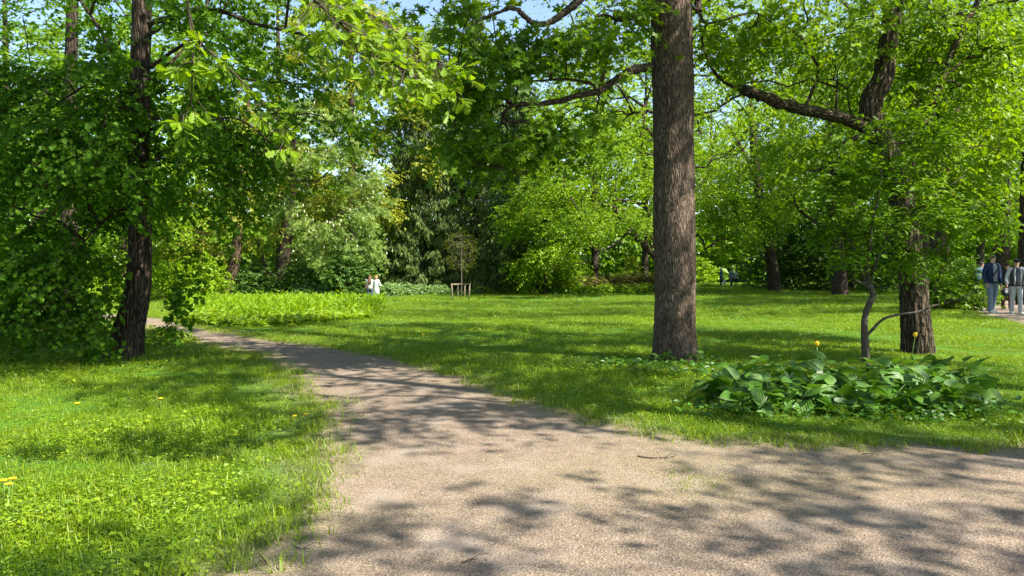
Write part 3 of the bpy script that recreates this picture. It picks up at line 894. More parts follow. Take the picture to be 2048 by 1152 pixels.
def proj(p):
    p = np.asarray(p, float)
    q = p - np.array([0, 0, CAM_H])
    c, s = math.cos(PITCH), math.sin(PITCH)
    f = q[..., 1] * c - q[..., 2] * s
    v = q[..., 2] * c + q[..., 1] * s
    f = np.maximum(f, .05)
    return 1024 + F * q[..., 0] / f, 576 - F * v / f

# ------------------------------------------------------------------ the straight maple in the middle
b = G(1350, 722); d = b[1]; MAPLE = b
up = lambda z, dx=0, dy=0: np.array([b[0] + dx, b[1] + dy, z])
axis = [b, P(1349, 600, d), P(1348, 400, d), P(1347, 200, d), P(1344, 0, d), up(9, -.05, .1), up(13, .1, .3), up(17, 0, .4)]
limb1 = [P(1325, 128, d), P(1300, 134, d - .1), P(1269, 139, d - .25), P(1242, 153, d - .4), P(1210, 174, d - .5), P(1193, 184, d - .55), P(1162, 189, d - .65), P(1127, 200, d - .7), P(1096, 205, d - .8), P(1065, 211, d - .9), P(1044, 208, d - .95), P(1026, 212, d - 1), P(1009, 222, d - 1.05), P(1007, 240, d - 1.1), P(995, 250, d - 1.15), P(968, 246, d - 1.2)]
limbs = [(limb1, .068, .016),
         ([P(1009, 240, d - 1.1), P(1030, 243, d - 1.1), P(1051, 243, d - 1.1), P(1068, 260, d - 1.15), P(1075, 278, d - 1.2), P(1080, 295, d - 1.2), P(1071, 307, d - 1.25), P(1084, 323, d - 1.25), P(1068, 338, d - 1.3), P(1047, 347, d - 1.3), P(1012, 338, d - 1.3), P(978, 330, d - 1.35), P(943, 331, d - 1.35)], .026, .016),
         ([P(1193, 184, d - .55), P(1186, 170, d - .6), P(1165, 163, d - .65), P(1123, 158, d - .7), P(1082, 161, d - .8), P(1054, 161, d - .85), P(1020, 150, d - .9)], .030, .010),
         ([P(1200, 180, d - .52), P(1210, 135, d - .5), P(1221, 90, d - .4), P(1229, 49, d - .3), P(1241, 30, d - .2)], .034, .020),
         ([P(1322, 20, d), P(1306, 26, d - .1), P(1273, 35, d - .2), P(1235, 40, d - .3), P(1214, 30, d - .4), P(1190, 34, d - .5)], .040, .014),
         ([P(1026, 210, d - 1), P(1002, 194, d - 1), P(978, 196, d - 1.1), P(950, 201, d - 1.15), P(926, 207, d - 1.2), P(914, 222, d - 1.2), P(910, 250, d - 1.2), P(940, 278, d - 1.2), P(965, 300, d - 1.2)], .030, .008),
         ([up(7.6), P(1220, -70, d - .6), P(1158, 0, d - .9), P(1134, 21, d - 1), P(1099, 45, d - 1.1), P(1068, 47, d - 1.2), P(1047, 31, d - 1.25), P(1026, 16, d - 1.3), P(985, 28, d - 1.35), P(953, 43, d - 1.4)], .07, .018),
         ([P(1099, 45, d - 1.1), P(1090, 70, d - 1.1), P(1075, 95, d - 1.15)], .022, .008),
         ([P(1375, 12, d), P(1395, 20, d), P(1410, 45, d + .05), P(1440, 42, d + .1), P(1480, 30, d + .1), P(1510, 26, d + .15), P(1545, 45, d + .2), P(1570, 75, d + .2)], .032, .008)]
crown_top = [((b[0], b[1], 10.5), (4.8, 4.8, 4.2), 9)]
vis = [(P(1110, 190, d - .9), (1.75, 1.3, .85), 3.0), (P(980, 90, d - 1), (1.5, 1.3, .8), 1.4), (P(1240, 100, d - .3), (.75, 1.2, .7), .8), (P(1450, 90, d + .5), (.7, 1.0, .8), .6), (P(1000, 300, d - 1.2), (1.0, .9, .35), .8)]
def keep_maple(p):
    x, y = proj(p)
    ly = np.interp(x, [1000, 1065, 1127, 1193, 1242, 1310], [225, 210, 200, 184, 153, 134])
    return ~((x > 1000) & (x < 1310) & (y > ly - 55) & (y < ly + 25) & (p[:, 1] < d + .5)) & ~((x > 1225) & (x < 1480) & (y > 150)) & ~((y > 350)) & ~((x > 1300) & (x < 1395) & (p[:, 1] < d) & (y > -10)) & ~((x < 850) & (y > 60))
make_tree('maple_tree', 'tall straight grey-barked maple on the lawn with one long crooked limb', axis, [.335, .325, .31, .29, .26, .2, .14, .06],
          crown_top + vis, M['maple'], M['bark_maple'], n_attr=330, n_twig=2500, K=6, tpl='maple', size=.135, L=.42, droop=.35, limbs=limbs, limb_mat=M['limb_maple'], seed=5, flare=1.32, sides=52,
          ridges=.05, twig_wood=True, attach_from=.42, keep=keep_maple, step=.07, tip=.007, off=.22, wood_r=.0028)

# ------------------------------------------------------------------ the rugged tree with the mossy limb
b = G(1838, 708); d = b[1]; ELM = b
axis = [b, P(1832, 640, d), P(1826, 560, d), P(1818, 500, d), P(1808, 430, d), P(1798, 375, d), P(1782, 325, d), P(1764, 285, d), P(1745, 240, d), P(1742, 200, d), P(1766, 155, d), P(1773, 104, d), P(1784, 35, d), P(1793, -30, d), P(1800, -200, d + .2), P(1805, -420, d + .3)]
limbs = [([P(1764, 285, d), P(1735, 262, d), P(1720, 250, d - .05), P(1690, 238, d - .1), P(1650, 227, d - .2), P(1600, 217, d - .3), P(1560, 207, d - .4), P(1530, 195, d - .45), P(1500, 183, d - .5), P(1478, 177, d - .5)], .115, .080),
         ([P(1482, 178, d - .5), P(1455, 168, d - .5), P(1430, 145, d - .45), P(1415, 118, d - .4), P(1405, 85, d - .3), P(1398, 40, d - .2)], .035, .014),
         ([P(1770, 290, d), P(1800, 285, d + .1), P(1840, 258, d + .2), P(1864, 222, d + .3), P(1885, 156, d + .4), P(1919, 70, d + .5), P(1947, 20, d + .6), P(1985, -60, d + .7)], .075, .045),
         ([P(1735, 268, d), P(1715, 275, d - .1), P(1690, 286, d - .2), P(1670, 309, d - .25), P(1645, 337, d - .3), P(1614, 342, d - .35)], .055, .018),
         ([P(1885, 156, d + .4), P(1930, 120, d + .5), P(1990, 90, d + .6), P(2060, 70, d + .7)], .03, .012)]
blobs = [((b[0] - .2, d + .3, 8.8), (4.4, 3.8, 3.6), 2.0), (P(1600, 90, d), (1.5, 1.6, .8), 1.6), (P(1850, 120, d + .3), (1.6, 1.6, 1.1), 2.0), (P(1990, 180, d + .8), (1.1, 1.5, 1.1), 1.5), (P(1620, 300, d), (.8, 1.0, .35), .6), (P(1870, 330, d + .6), (1.3, 1.2, .7), 1.0)]
def keep_elm(p):
    x, y = proj(p)
    thin = (np.sin(p[:, 0] * 91.7 + p[:, 2] * 53.1) > .1) | (p[:, 1] > d + .4) | (y < -20)
    return thin & ~((x < 1500) & (y > 190)) & ~((y > 400)) & ~((x > 1480) & (x < 1740) & (y > 160) & (y < 265) & (p[:, 1] < d + .3)) & (x > 1395)
make_tree('rugged_elm_tree', 'old rugged-barked tree with thick mossy limb reaching sideways behind the sapling', axis, [.28, .238, .222, .212, .202, .195, .185, .18, .15, .14, .13, .12, .11, .10, .07, .04],
          blobs, M['elm'], M['bark_elm'], n_attr=300, n_twig=3800, K=9, tpl='diamond', size=.105, L=.45, droop=.5, limbs=limbs, limb_mat=M['limb_elm'], seed=9, flare=1.12, sides=44, ridges=.09,
          attach_from=.62, keep=keep_elm, step=.06, tip=.006, off=.25, hang=.6)

# ------------------------------------------------------------------ the linden beside the path bend
b = G(243, 716); d = b[1]; LINDEN = b
axis = [b, P(258, 655, d), P(276, 570, d), P(280, 450, d), P(279, 330, d), P(280, 170, d), P(284, 0, d), np.array([P(288, 0, d)[0], d, 9.0]), np.array([P(290, 0, d)[0], d, 13.5])]
limbs = [([P(283, 75, d), P(310, 62, d - .1), P(345, 38, d - .2), P(385, 20, d - .3), P(440, 18, d - .4)], .045, .014),
         ([P(283, 140, d), P(310, 128, d - .1), P(350, 100, d - .15), P(395, 85, d - .3), P(470, 150, d - .4), P(540, 165, d - .5)], .04, .012),
         ([P(278, 185, d), P(250, 170, d - .1), P(225, 160, d - .2), P(190, 162, d - .3), P(140, 190, d - .5), P(70, 240, d - .7)], .04, .012),
         ([P(278, 180, d), P(255, 160, d - .1), P(235, 120, d - .2), P(200, 60, d - .3), P(160, 0, d - .4)], .05, .02),
         ([P(280, 240, d), P(250, 218, d - .1), P(215, 220, d - .25), P(205, 260, d - .4), P(150, 330, d - .6)], .03, .010),
         ([P(282, 50, d), P(420, 20, d - .3), P(500, 45, d - .5), P(590, 65, d - .7), P(680, 85, d - .8), P(760, 125, d - .9)], .045, .010),
         ([P(280, 270, d), P(330, 250, d - .3), P(420, 240, d - .6), P(480, 240, d - .8), P(560, 300, d - .9)], .032, .010),
         ([P(276, 430, d), P(240, 420, d - .3), P(180, 470, d - .7), P(120, 560, d - 1.0)], .028, .008)]
blobs = [((b[0] + .3, d - .2, 8.6), (4.4, 4.2, 3.6), 3.8), (P(120, 300, d - .3), (1.9, 1.8, 1.5), 2.4), (P(470, 170, d - .3), (2.2, 1.9, 1.1), 2.0), (P(330, 330, d - .6), (1.6, 1.5, .8), 1.2),
         (P(40, 560, d - .6), (1.3, 1.2, .7), .9), (P(180, 560, d - .8), (1.0, .9, .55), .8), (P(650, 230, d - .5), (1.2, 1.3, .7), .45)]
lim_x = [-400, 60, 130, 200, 270, 330, 370, 400, 450, 520, 600, 700, 780, 840, 900]
lim_y = [700, 680, 650, 655, 630, 600, 560, 480, 440, 400, 380, 350, 300, 210, 100]
def keep_linden(p):
    x, y = proj(p)
    return ((x < 540) | (y < -10) | (np.sin(p[:, 0] * 71.3 + p[:, 2] * 97.1) > .0)) & (y < np.interp(x, lim_x, lim_y)) & ~((x > 900) & (y > -20)) & ~((x > 205) & (x < 335) & (p[:, 1] < d + .2) & (y > 455)) & ~((np.abs(x - 283) < 28) & (p[:, 1] < d) & (y < 170) & (y > 20))
hang = None
lroot, _ = make_tree('linden_tree', 'shady linden with drooping branches leaning beside the path bend', axis, [.25, .175, .155, .15, .148, .148, .14, .10, .05],
          blobs, M['linden'], M['bark_linden'], n_attr=440, n_twig=5600, K=10, tpl='heart', size=.075, L=.55, droop=.55, limbs=limbs, limb_mat=M['limb_linden'], seed=21, flare=1.6, sides=36, ridges=.05,
          twig_wood=True, attach_from=.2, keep=keep_linden, extra=hang, step=.07, tip=.007, off=.16, hang=.6, wood_r=.0036)

hl, hw = Buf(), Buf(); rng = np.random.default_rng(23); ld = d
for line, dd_ in [([(300, 400), (345, 450), (372, 530), (368, 600), (350, 650)], .5), ([(340, 430), (385, 500), (398, 570), (385, 640)], .6), ([(330, 450), (350, 540), (345, 620), (352, 685)], .7), ([(372, 520), (352, 600), (330, 660)], .6),
                  ([(130, 540), (150, 600), (165, 650), (170, 700)], 1.0), ([(200, 520), (215, 590), (222, 660), (215, 720)], 1.1), ([(150, 560), (190, 620), (200, 690)], .9), ([(60, 540), (70, 620), (60, 700)], .9), ([(20, 540), (10, 640), (30, 715)], 1.0), ([(240, 470), (232, 540), (218, 600)], .8), ([(100, 560), (105, 630), (120, 690)], .7)]:
    q = smooth_poly(np.array([P(x, y, ld - dd_) for x, y in line]), 6)
    tube(hw, q, np.linspace(.006, .002, len(q)), 4, False)
    m = 26
    i = rng.integers(len(q) // 3, len(q), m)
    pos = q[i] + rng.normal(size=(m, 3)) * .02
    dv = norm(rng.normal(size=(m, 3)) * [1, 1, .4] + [0, 0, -.2])
    twig_leaves(hl, 'heart', pos, dv, .12 + .14 * rng.random(m), 3, .4, .085, rng, .6, .6)
o = hw.build('hanging_twigs', M['bark_dark'], lroot, True, LINDEN); o['kind'] = 'stuff'
o = hl.build('hanging_leaves', M['linden'], lroot, False, LINDEN); o['kind'] = 'stuff'

# a second linden further along
b = G(112, 656); d = b[1]
axis = [b, P(128, 600, d), P(140, 520, d), P(138, 400, d), P(140, 200, d), P(145, 0, d), np.array([P(150, 0, d)[0], d, 12.0])]
make_tree('linden_tree', 'thinner linden half hidden by the leaning linden, beside the far bend of the path', axis, [.26, .19, .17, .16, .14, .1, .04],
          [((b[0] + .2, d, 7.5), (4.0, 3.5, 4.2), 2), ((b[0] - 1.6, d, 3.0), (2.0, 2.0, 1.3), 1)], M['linden'], M['bark_linden'], n_attr=150, n_twig=1900, K=10, tpl='diamond', size=.12, L=.6, droop=.5,
          seed=31, flare=1.4, sides=20, attach_from=.25, keep=lambda p: proj(p)[1] < np.interp(proj(p)[0], [-200, 90, 100, 230, 350, 420], [640, 640, 560, 540, 420, 200]))

# ------------------------------------------------------------------ oak whose boughs hang in overhead
ob = on_ground(-6.4, 2.4)
ax = [ob, ob + [.1, 0, 2.5], ob + [.2, .1, 5], ob + [.3, .2, 8], ob + [.3, .3, 12]]
od = 4.8
bough = [ob + [.2, 0, 3.6], np.array([-4.6, 3.6, 4.3]), np.array([-3.2, 4.4, 4.3]), np.array([-2.2, 4.8, 3.9]), P(560, -60, od), P(640, 10, od), P(700, 62, od), P(762, 110, od), P(830, 152, od)]
bough2 = [np.array([-3.2, 4.4, 4.3]), P(380, -80, od), P(375, 0, od), P(382, 65, od), P(385, 130, od), P(379, 210, od), P(352, 246, od)]
bough3 = [P(378, 20, od), P(395, 75, od), P(440, 122, od), P(500, 178, od), P(555, 240, od), P(600, 285, od)]
bough4 = [P(560, -60, od), P(600, -20, od + .2), P(680, 5, od + .3), P(760, 40, od + .3), P(850, 110, od + .3), P(885, 140, od + .3)]
limbs = [(bough[:5], .045, .012), (bough[4:], .0115, .003), (bough2, .010, .003), (bough3, .005, .002), (bough4, .008, .002)]
oak_root, _ = make_tree('oak_tree', 'spreading oak standing over the near lawn with boughs hanging into view', ax, [.42, .38, .33, .22, .08],
          [((ob[0] - 1.2, ob[1] + .5, 8.8), (4.6, 4.2, 2.6), 1), ((-1.9, 8.6, 9.0), (2.9, 2.5, 1.5), .8)], M['oak'], M['bark_linden'], n_attr=210, n_twig=2300, K=7, tpl='diamond', size=.14, L=.5, limbs=limbs, seed=41, flare=1.4, sides=24, attach_from=.4,  # second crown lobe added over the path, out of view, to shade the linden
          keep=lambda p: (p[:, 2] > 5.6))
rng = np.random.default_rng(44)
lf, wd = Buf(), Buf()
def rosettes(poly, t0, n, spread):
    q = smooth_poly(np.array(poly), 10)
    for k in range(n):
        i = int((t0 + (1 - t0) * (k + rng.random()) / n) * (len(q) - 1))
        T = norm(q[min(i + 1, len(q) - 1)] - q[max(i - 1, 0)])
        dirv = norm(T * .8 + rng.normal(size=3) * np.array([.8, .8, .45]) + np.array([0, 0, -.1]))
        L = spread * (.4 + .8 * rng.random())
        tt = np.linspace(0, 1, 4)[:, None]
        c = q[i] + dirv * L * tt - np.array([0, 0, .25 * L]) * tt ** 2
        tube(wd, c, np.linspace(.0032, .0016, 4), 4, False)
        m = rng.integers(4, 8)
        a = rng.random(m) * 6.28
        e1 = norm(np.cross(dirv, [0, 0, 1.0])); e2 = np.cross(dirv, e1)
        A = dirv * .5 + (np.cos(a)[:, None] * e1 + np.sin(a)[:, None] * e2 * .6) + np.array([0, 0, -.35]) + rng.normal(size=(m, 3)) * .15
        N = np.array([0, 0, 1.0]) + rng.normal(size=(m, 3)) * .7
        put_leaves(lf, 'oak', c[-1] + A * .005 - dirv * (rng.random((m, 1)) * .05), A, N, .086 * (.45 + .9 * rng.random(m)), rng.random(m))
rosettes(bough, .60, 95, .27); rosettes(bough4, .2, 90, .26); rosettes(bough3, .12, 24, .15); rosettes(bough2, .5, 16, .14)
o = wd.build('twigs', M['twig'], oak_root, True, ob); o['kind'] = 'stuff'
o = lf.build('hanging_leaves', M['oak'], oak_root, False, ob); o['kind'] = 'stuff'

# ------------------------------------------------------------------ trees beside the camera that shade the path
for k, (x, y, cx, cy_, r, cz, nt_, lab) in enumerate([(12.6, 0.2, 12.2, 0.2, 4.3, 9.4, 950, 'broad maple beside the gravel path whose crown dapples the near gravel'),
                                           (10.2, 6.6, 9.6, 7.0, 4.0, 10.0, 900, 'tall maple past the hosta bed shading the verge'),
                                           (7.6, 3.6, 5.0, 5.6, 3.1, 10.2, 950, 'maple leaning over the path fork whose crown shades the bend'),
                                           (7.4, -4.6, 6.4, -1.9, 2.8, 9.4, 330, 'maple standing behind the path junction'),
                                           (20.5, 20.2, 20.3, 20.4, 4.2, 7.6, 1300, 'maple shading the far path beside the walking couple')]):
    t = on_ground(x, y)
    make_tree('maple_tree', lab, [t, t + [.1, 0, 4], t + [(cx - x) * .6, (cy_ - y) * .6, 8], np.array([cx, cy_, 13.0])], [.28, .24, .16, .05], [((cx, cy_, cz), (r, r, 3.0), 1)], M['maple'], M['bark_maple'],
              n_attr=260, n_twig=nt_, K=7, tpl='diamond', size=.15, L=.5, seed=50 + k, attach_from=.45, off=.28)

# ------------------------------------------------------------------ young tree in the hosta bed
b = G(1732, 730); d = b[1]; SAP = b
axis = [b, P(1731, 695, d), P(1729, 664, d), P(1730, 636, d), P(1737, 612, d), P(1746, 592, d), P(1742, 575, d)]
limbs = [([P(1743, 580, d), P(1734, 568, d), P(1721, 532, d + .05), P(1704, 494, d + .1), P(1683, 459, d + .12), P(1665, 440, d + .15)], .022, .008),
         ([P(1742, 578, d), P(1736, 545, d), P(1740, 500, d - .05), P(1744, 450, d - .05), P(1758, 380, d - .1), P(1768, 300, d - .1), P(1772, 240, d - .1)], .026, .007),
         ([P(1743, 576, d), P(1748, 540, d + .05), P(1757, 511, d + .1), P(1775, 476, d + .15), P(1806, 440, d + .2), P(1860, 400, d + .3), P(1930, 350, d + .35)], .022, .007),
         ([P(1732, 672, d), P(1747, 657, d - .05), P(1767, 638, d - .1), P(1798, 629, d - .15), P(1836, 624, d - .2), P(1864, 613, d - .25), P(1892, 605, d - .25), P(1925, 596, d - .3), P(1955, 580, d - .3)], .026, .007),
         ([P(1740, 575, d), P(1722, 566, d - .05), P(1708, 558, d - .1)], .018, .014)]
blobs = [(P(1760, 400, d), (.95, .7, .62), 3), (P(1800, 290, d + .1), (.7, .6, .45), 1.3), (P(1900, 450, d + .2), (.70, .6, .42), 1.7), (P(1925, 580, d - .25), (.42, .4, .18), .6), (P(1700, 480, d), (.4, .4, .4), .7), (P(1830, 520, d + .2), (.5, .4, .2), .7)]
make_tree('young_ornamental_tree', 'slender young tree with forked grey stem growing out of the hosta bed', axis, [.062, .058, .055, .05, .045, .05, .04], blobs, M['sapling'], M['sap_bark'],
          n_attr=150, n_twig=1000, K=8, tpl='ovate', size=.092, L=.32, droop=.25, limbs=limbs, seed=61, flare=1.25, sides=16, twig_wood=True, attach_from=.8, step=.03, tip=.0032, off=.12, arch=.05, flat=.75, hang=.2, ridges=.04,
          keep=lambda p: ~((proj(p)[0] < 1850) & (proj(p)[1] > 545)) & ~((proj(p)[0] > 1915) & (proj(p)[1] > 475)), wood_r=.002)

# ------------------------------------------------------------------ trees across the lawn
def back_tree(name, label, px, py, h, r, leaf, seed, d=None, trunk_r=.3, crown_z=None, crown_h=None, lean=(0, 0), bark='bark_dark', n_twig=1700, size=.2, K=8, z_low=None, group=None, shell=.55, tpl='diamond', blobs=None, top_px=None, limbs=(), attach_from=.25, n_attr=110, keep=None, L=.8, flare=1.35, droop=.35):
    b = G(px, py) if d is None else on_ground((px - 1024) / F * d, d)
    lx, ly = lean
    cz = crown_z if crown_z else h * .58; ch = crown_h if crown_h else h * .42
    ax = [b, b + [lx * .3, ly * .3, h * .25], b + [lx * .7, ly * .7, h * .5], b + [lx, ly, h * .92]]
    bl = blobs(b) if blobs else [((b[0] + lx * .8, b[1] + ly * .8, b[2] + cz), (r, r, ch), 3), ((b[0] + lx * .5 - r * .35, b[1], b[2] + cz * .8), (r * .75, r * .8, ch * .6), 1), ((b[0] + lx * .5 + r * .4, b[1], b[2] + cz * .9), (r * .7, r * .8, ch * .6), 1)]
    root, sk = make_tree(name, label, ax, [trunk_r, trunk_r * .85, trunk_r * .6, trunk_r * .15], bl, M[leaf], M[bark], n_attr=n_attr, n_twig=n_twig, K=K, tpl=tpl, size=size, L=L, droop=droop, limbs=limbs(b) if limbs else (),
                         seed=seed, group=group, flare=flare, sides=14, step=.2, attach_from=attach_from, shell=shell, off=.5, keep=keep, tip=.014)
    return root, b

# leaning tree hidden behind the maple trunk, its limbs spreading over the lawn
def lm_(b):
    d = b[1]
    return [([P(1330, 540, d), P(1305, 508, d), P(1290, 490, d), P(1262, 462, d), P(1240, 430, d), P(1222, 412, d), P(1200, 408, d)], .28, .12),
            ([P(1305, 505, d), P(1300, 440, d), P(1290, 415, d), P(1268, 405, d), P(1225, 400, d)], .17, .09),
            ([P(1262, 462, d), P(1240, 480, d - 1), P(1215, 497, d - 2), P(1180, 520, d - 2.5), P(1140, 530, d - 3)], .06, .02),
            ([P(1255, 465, d), P(1230, 490, d), P(1190, 500, d - 1), P(1160, 440, d - 1.5), P(1110, 470, d - 2)], .06, .02)]
back_tree('leaning_tree', 'spreading low-limbed tree whose trunk hides behind the straight maple', 1352, 588, 15, 6, 'far_bright', 71, trunk_r=.42, lean=(-1.0, 0), limbs=lm_, size=.17, n_twig=3000,
          blobs=lambda b: [((b[0] - 4, b[1], 8.5), (6.5, 4.5, 5.5), 4), ((b[0] - 4.5, b[1] - 1.5, 4.6), (3.0, 2.5, 1.3), 1.0), ((b[0] + 3.2, b[1], 5.5), (3.5, 3, 3.5), 1.6)], n_attr=170)
def lm2(b):
    d = b[1]
    return [([P(1528, 450, d), P(1545, 430, d), P(1552, 400, d), P(1540, 380, d), P(1560, 360, d)], .1, .04),
            ([P(1522, 435, d), P(1490, 445, d), P(1475, 430, d), P(1468, 400, d), P(1480, 340, d), P(1465, 290, d)], .12, .05),
            ([P(1520, 420, d), P(1510, 360, d), P(1480, 290, d), P(1440, 240, d), P(1420, 330, d)], .14, .05)]
b5 = G(1548, 583)
def curved_tree(name, label, base, axis, rad, blobs, leaf, seed, **kw):
    return make_tree(name, label, axis, rad, blobs, M[leaf], M['bark_dark'], seed=seed, **kw)
d = b5[1]
curved_tree('curved_tree', 'dark tree with bowed trunk standing alone on the far lawn', b5, [b5, P(1546, 540, d), P(1538, 500, d), P(1526, 460, d), P(1520, 410, d), P(1512, 330, d), P(1500, 200, d)], [.46, .40, .36, .33, .3, .25, .15],
            [((b5[0] - 1.0, d, 9), (5.0, 4.5, 4.5), 3), ((b5[0] - 2.5, d - 1, 5.0), (3, 2.5, 1.6), 1)], 'far_bright', 72, n_attr=130, n_twig=2600, K=9, size=.16, L=.8, limbs=lm2(b5), sides=16, attach_from=.6, off=.45, tip=.014, step=.15, flare=1.2)
b6 = G(1680, 590); d = b6[1]
curved_tree('upright_dark_tree', 'upright dark-trunked tree in front of the gloomy shrubs', b6, [b6, P(1678, 540, d), P(1672, 470, d), P(1664, 400, d), P(1660, 250, d), P(1660, 100, d)], [.46, .38, .34, .30, .25, .18],
            [((b6[0], d, 10.5), (4.8, 4.5, 4.5), 3), ((b6[0] + 1.0, d - .5, 6.2), (3.6, 3, 1.4), 1)], 'far_mid', 73, n_attr=120, n_twig=2300, K=9, size=.17, L=.8, sides=16, attach_from=.55, off=.45, tip=.014, step=.15, flare=1.2,
            limbs=[([P(1668, 460, d), P(1640, 450, d), P(1610, 430, d), P(1592, 410, d), P(1588, 395, d)], .12, .05)])

BG = 'broadleaf trees closing the view behind the lawn'
specs = [
 # name, label, px, d, h, r, leaf, trunk_r, n_twig, size, crown_z, crown_h
 ('broadleaf_tree', 'broadleaf tree standing across the path bend behind the two lindens', 20, 33, 17, 5.0, 'far_mid', .25, 1500, .20, 9, 8),
 ('broadleaf_tree', 'sunlit fresh green tree behind the leaning linden trunk', 245, 44, 18, 5.5, 'far_bright', .28, 1900, .22, 9.5, 9),
 ('broadleaf_tree', 'tall green tree rising behind the yellow-green leaning tree', 400, 58, 30, 7.0, 'far_mid', .34, 2000, .27, 17, 13),
 ('broadleaf_tree', 'tall yellow flowering tree rising behind the chestnut', 705, 60, 30, 6.8, 'far_yellow', .34, 2900, .25, 16, 13),
 ('broadleaf_tree', 'tall green tree filling the gap between the yellow tree and the spruces', 800, 74, 29, 6.5, 'far_mid', .34, 2000, .27, 17, 12),
 ('broadleaf_tree', 'tall dark green tree behind the bare-twigged young tree', 900, 68, 26, 6.0, 'far_mid', .34, 1700, .27, 17, 9.5),
 ('broadleaf_tree', 'young bright maple growing in front of the second spruce', 1090, 55, 11.0, 3.1, 'far_bright', .09, 1800, .19, 5.0, 5.0),
 ('broadleaf_tree', 'full green tree right behind the reddish hedge', 1190, 60, 21, 6.2, 'far_bright', .32, 2200, .23, 11.5, 10),
 ('broadleaf_tree', 'tall pale green tree above the reddish hedge, far back', 1290, 74, 25, 6.5, 'far_mid', .34, 1700, .27, 15, 9),
 ('broadleaf_tree', 'light green tree over the strollers on the far lawn', 1420, 100, 28, 7.0, 'far_bright', .34, 1700, .28, 15, 11),
 ('broadleaf_tree', 'full green tree behind the bowed dark trunk', 1560, 66, 23, 6.5, 'far_bright', .34, 2000, .25, 14, 9.5),
 ('broadleaf_tree', 'broad tree behind the upright dark trunk', 1700, 58, 22, 6.5, 'far_mid', .34, 2200, .23, 13, 9.5),
 ('broadleaf_tree', 'leafy tree rising behind the rugged elm', 1850, 46, 20, 5.5, 'far_mid', .30, 2400, .20, 12, 8),
 ('broadleaf_tree', 'sunlit tree overhanging the path behind the walking couple', 2005, 36, 17, 5.0, 'far_bright', .30, 2600, .17, 9.6, 6.5),
 ('broadleaf_tree', 'dense green tree filling the gap past the walking couple', 2110, 46, 20, 6.0, 'far_mid', .30, 1700, .22, 10, 9.5),
 ('broadleaf_tree', 'dark broad tree far past the thick brown trunk', 1960, 62, 24, 7.0, 'far_dark', .34, 1700, .25, 13, 11),
 ('broadleaf_tree', 'broad green tree behind the pale shrubs and chestnut', 560, 66, 31, 7.5, 'far_mid', .36, 2000, .30, 17, 14),
 ('broadleaf_tree', 'dense tree closing the gap behind the far path bend', 120, 58, 22, 7.0, 'far_mid', .34, 1700, .26, 11, 10.5),
]
for k, (nm, lab, px, dd, h, r, lfm, tr, nt_, sz, cz, ch) in enumerate(specs):
    back_tree(nm, lab, px, None, h, r, lfm, 100 + k, d=dd, trunk_r=tr, n_twig=int(nt_ * 1.2), size=sz * 1.04, crown_z=cz, crown_h=ch, group=BG, n_attr=90)
for k, (px, d_, h, cz, ch, r, lab, lfm) in enumerate([(1352, 23, 15, 9.8, 4.8, 4.4, 'fresh green tree standing directly behind the straight maple', 'far_bright'), (1846, 24, 16, 10.0, 5.5, 5.2, 'fresh green tree standing directly behind the rugged elm', 'elm'), (1350, 35, 17, 11.0, 5.6, 5.4, 'second fresh green tree further back in line with the straight maple', 'far_bright')]):
    back_tree('park_tree', lab, px, None, h, r, lfm, 160 + k, d=d_, trunk_r=.17, n_twig=1600, size=.125, crown_z=cz, crown_h=ch, attach_from=.4, n_attr=150, L=.6)
# thick trunks by the far path
for k, (px, d_, tr, lab) in enumerate([(1876, 31, .42, 'thick brown trunked tree half hidden behind the rugged elm'), (2052, 30, .30, 'dark trunked tree right behind the woman in the cap'), (1990, 40, .2, 'thin dark tree behind the man in the navy jacket')]):
    back_tree('shade_tree', lab, px, None, 17, 4.5, 'far_mid', 140 + k, d=d_, trunk_r=tr, n_twig=1300, size=.17, crown_z=11, crown_h=5.5, attach_from=.45)
# yellow-green tree with leaning brown trunk, and the flowering chestnut
b = G(449, 596); d = b[1]
make_tree('leaning_yellow_tree', 'yellow-green tree with leaning brown trunk behind the fern bed', [b, P(456, 565, d), P(468, 535, d), P(474, 490, d), P(478, 400, d), P(486, 300, d), P(500, 180, d)], [.36, .33, .3, .26, .22, .16, .06],
          [((P(450, 400, d)[0], d, 4.6), (3.2, 2.8, 3.0), 2), ((P(500, 250, d)[0], d, 9.0), (3.4, 3, 3.2), 2), ((P(400, 480, d)[0], d - 1, 2.9), (1.8, 1.6, 1.5), 1)], M['far_yellow'], M['bark_brown'],
          n_attr=120, n_twig=2100, K=9, size=.17, L=.7, seed=81, sides=14, step=.15, attach_from=.35, off=.4, tip=.012)
b = G(565, 594); d = b[1]
def keep_ch(p):
    x, y = proj(p); return ~((x > 520) & (x < 605) & (y > 545) & (p[:, 1] < d + .5)) & (x < 790)
root, sk = make_tree('chestnut_tree', 'wide flowering chestnut with white candles reaching down behind the fern bed', [b, b + [0, 0, 1.6], b + [.4, 0, 5], b + [.8, 0, 9], b + [1.0, 0, 13]], [.55, .45, .35, .22, .06],
          [((P(650, 350, d)[0], d, 6.6), (4.4, 4.0, 4.6), 4), ((P(700, 500, d)[0], d - 1.2, 3.2), (2.4, 2.2, 2.2), 2), ((P(620, 230, d)[0], d, 10.5), (3.6, 3, 2.6), 1.5)], M['chestnut'], M['bark_dark'],
          n_attr=150, n_twig=2000, K=5, tpl='palmate', size=.245, L=.7, seed=82, sides=16, step=.15, attach_from=.15, off=.4, tip=.014, keep=keep_ch, droop=.4, hang=.6,
          limbs=[([b + [-.5, .1, -.05], b + [-.7, .1, .9], b + [-1.2, 0, 2.2], b + [-1.8, 0, 4]], .26, .12), ([b + [.55, -.1, -.05], b + [.6, -.1, 1.0], b + [1.2, 0, 2.6], b + [2.2, 0, 4.5]], .28, .12)])
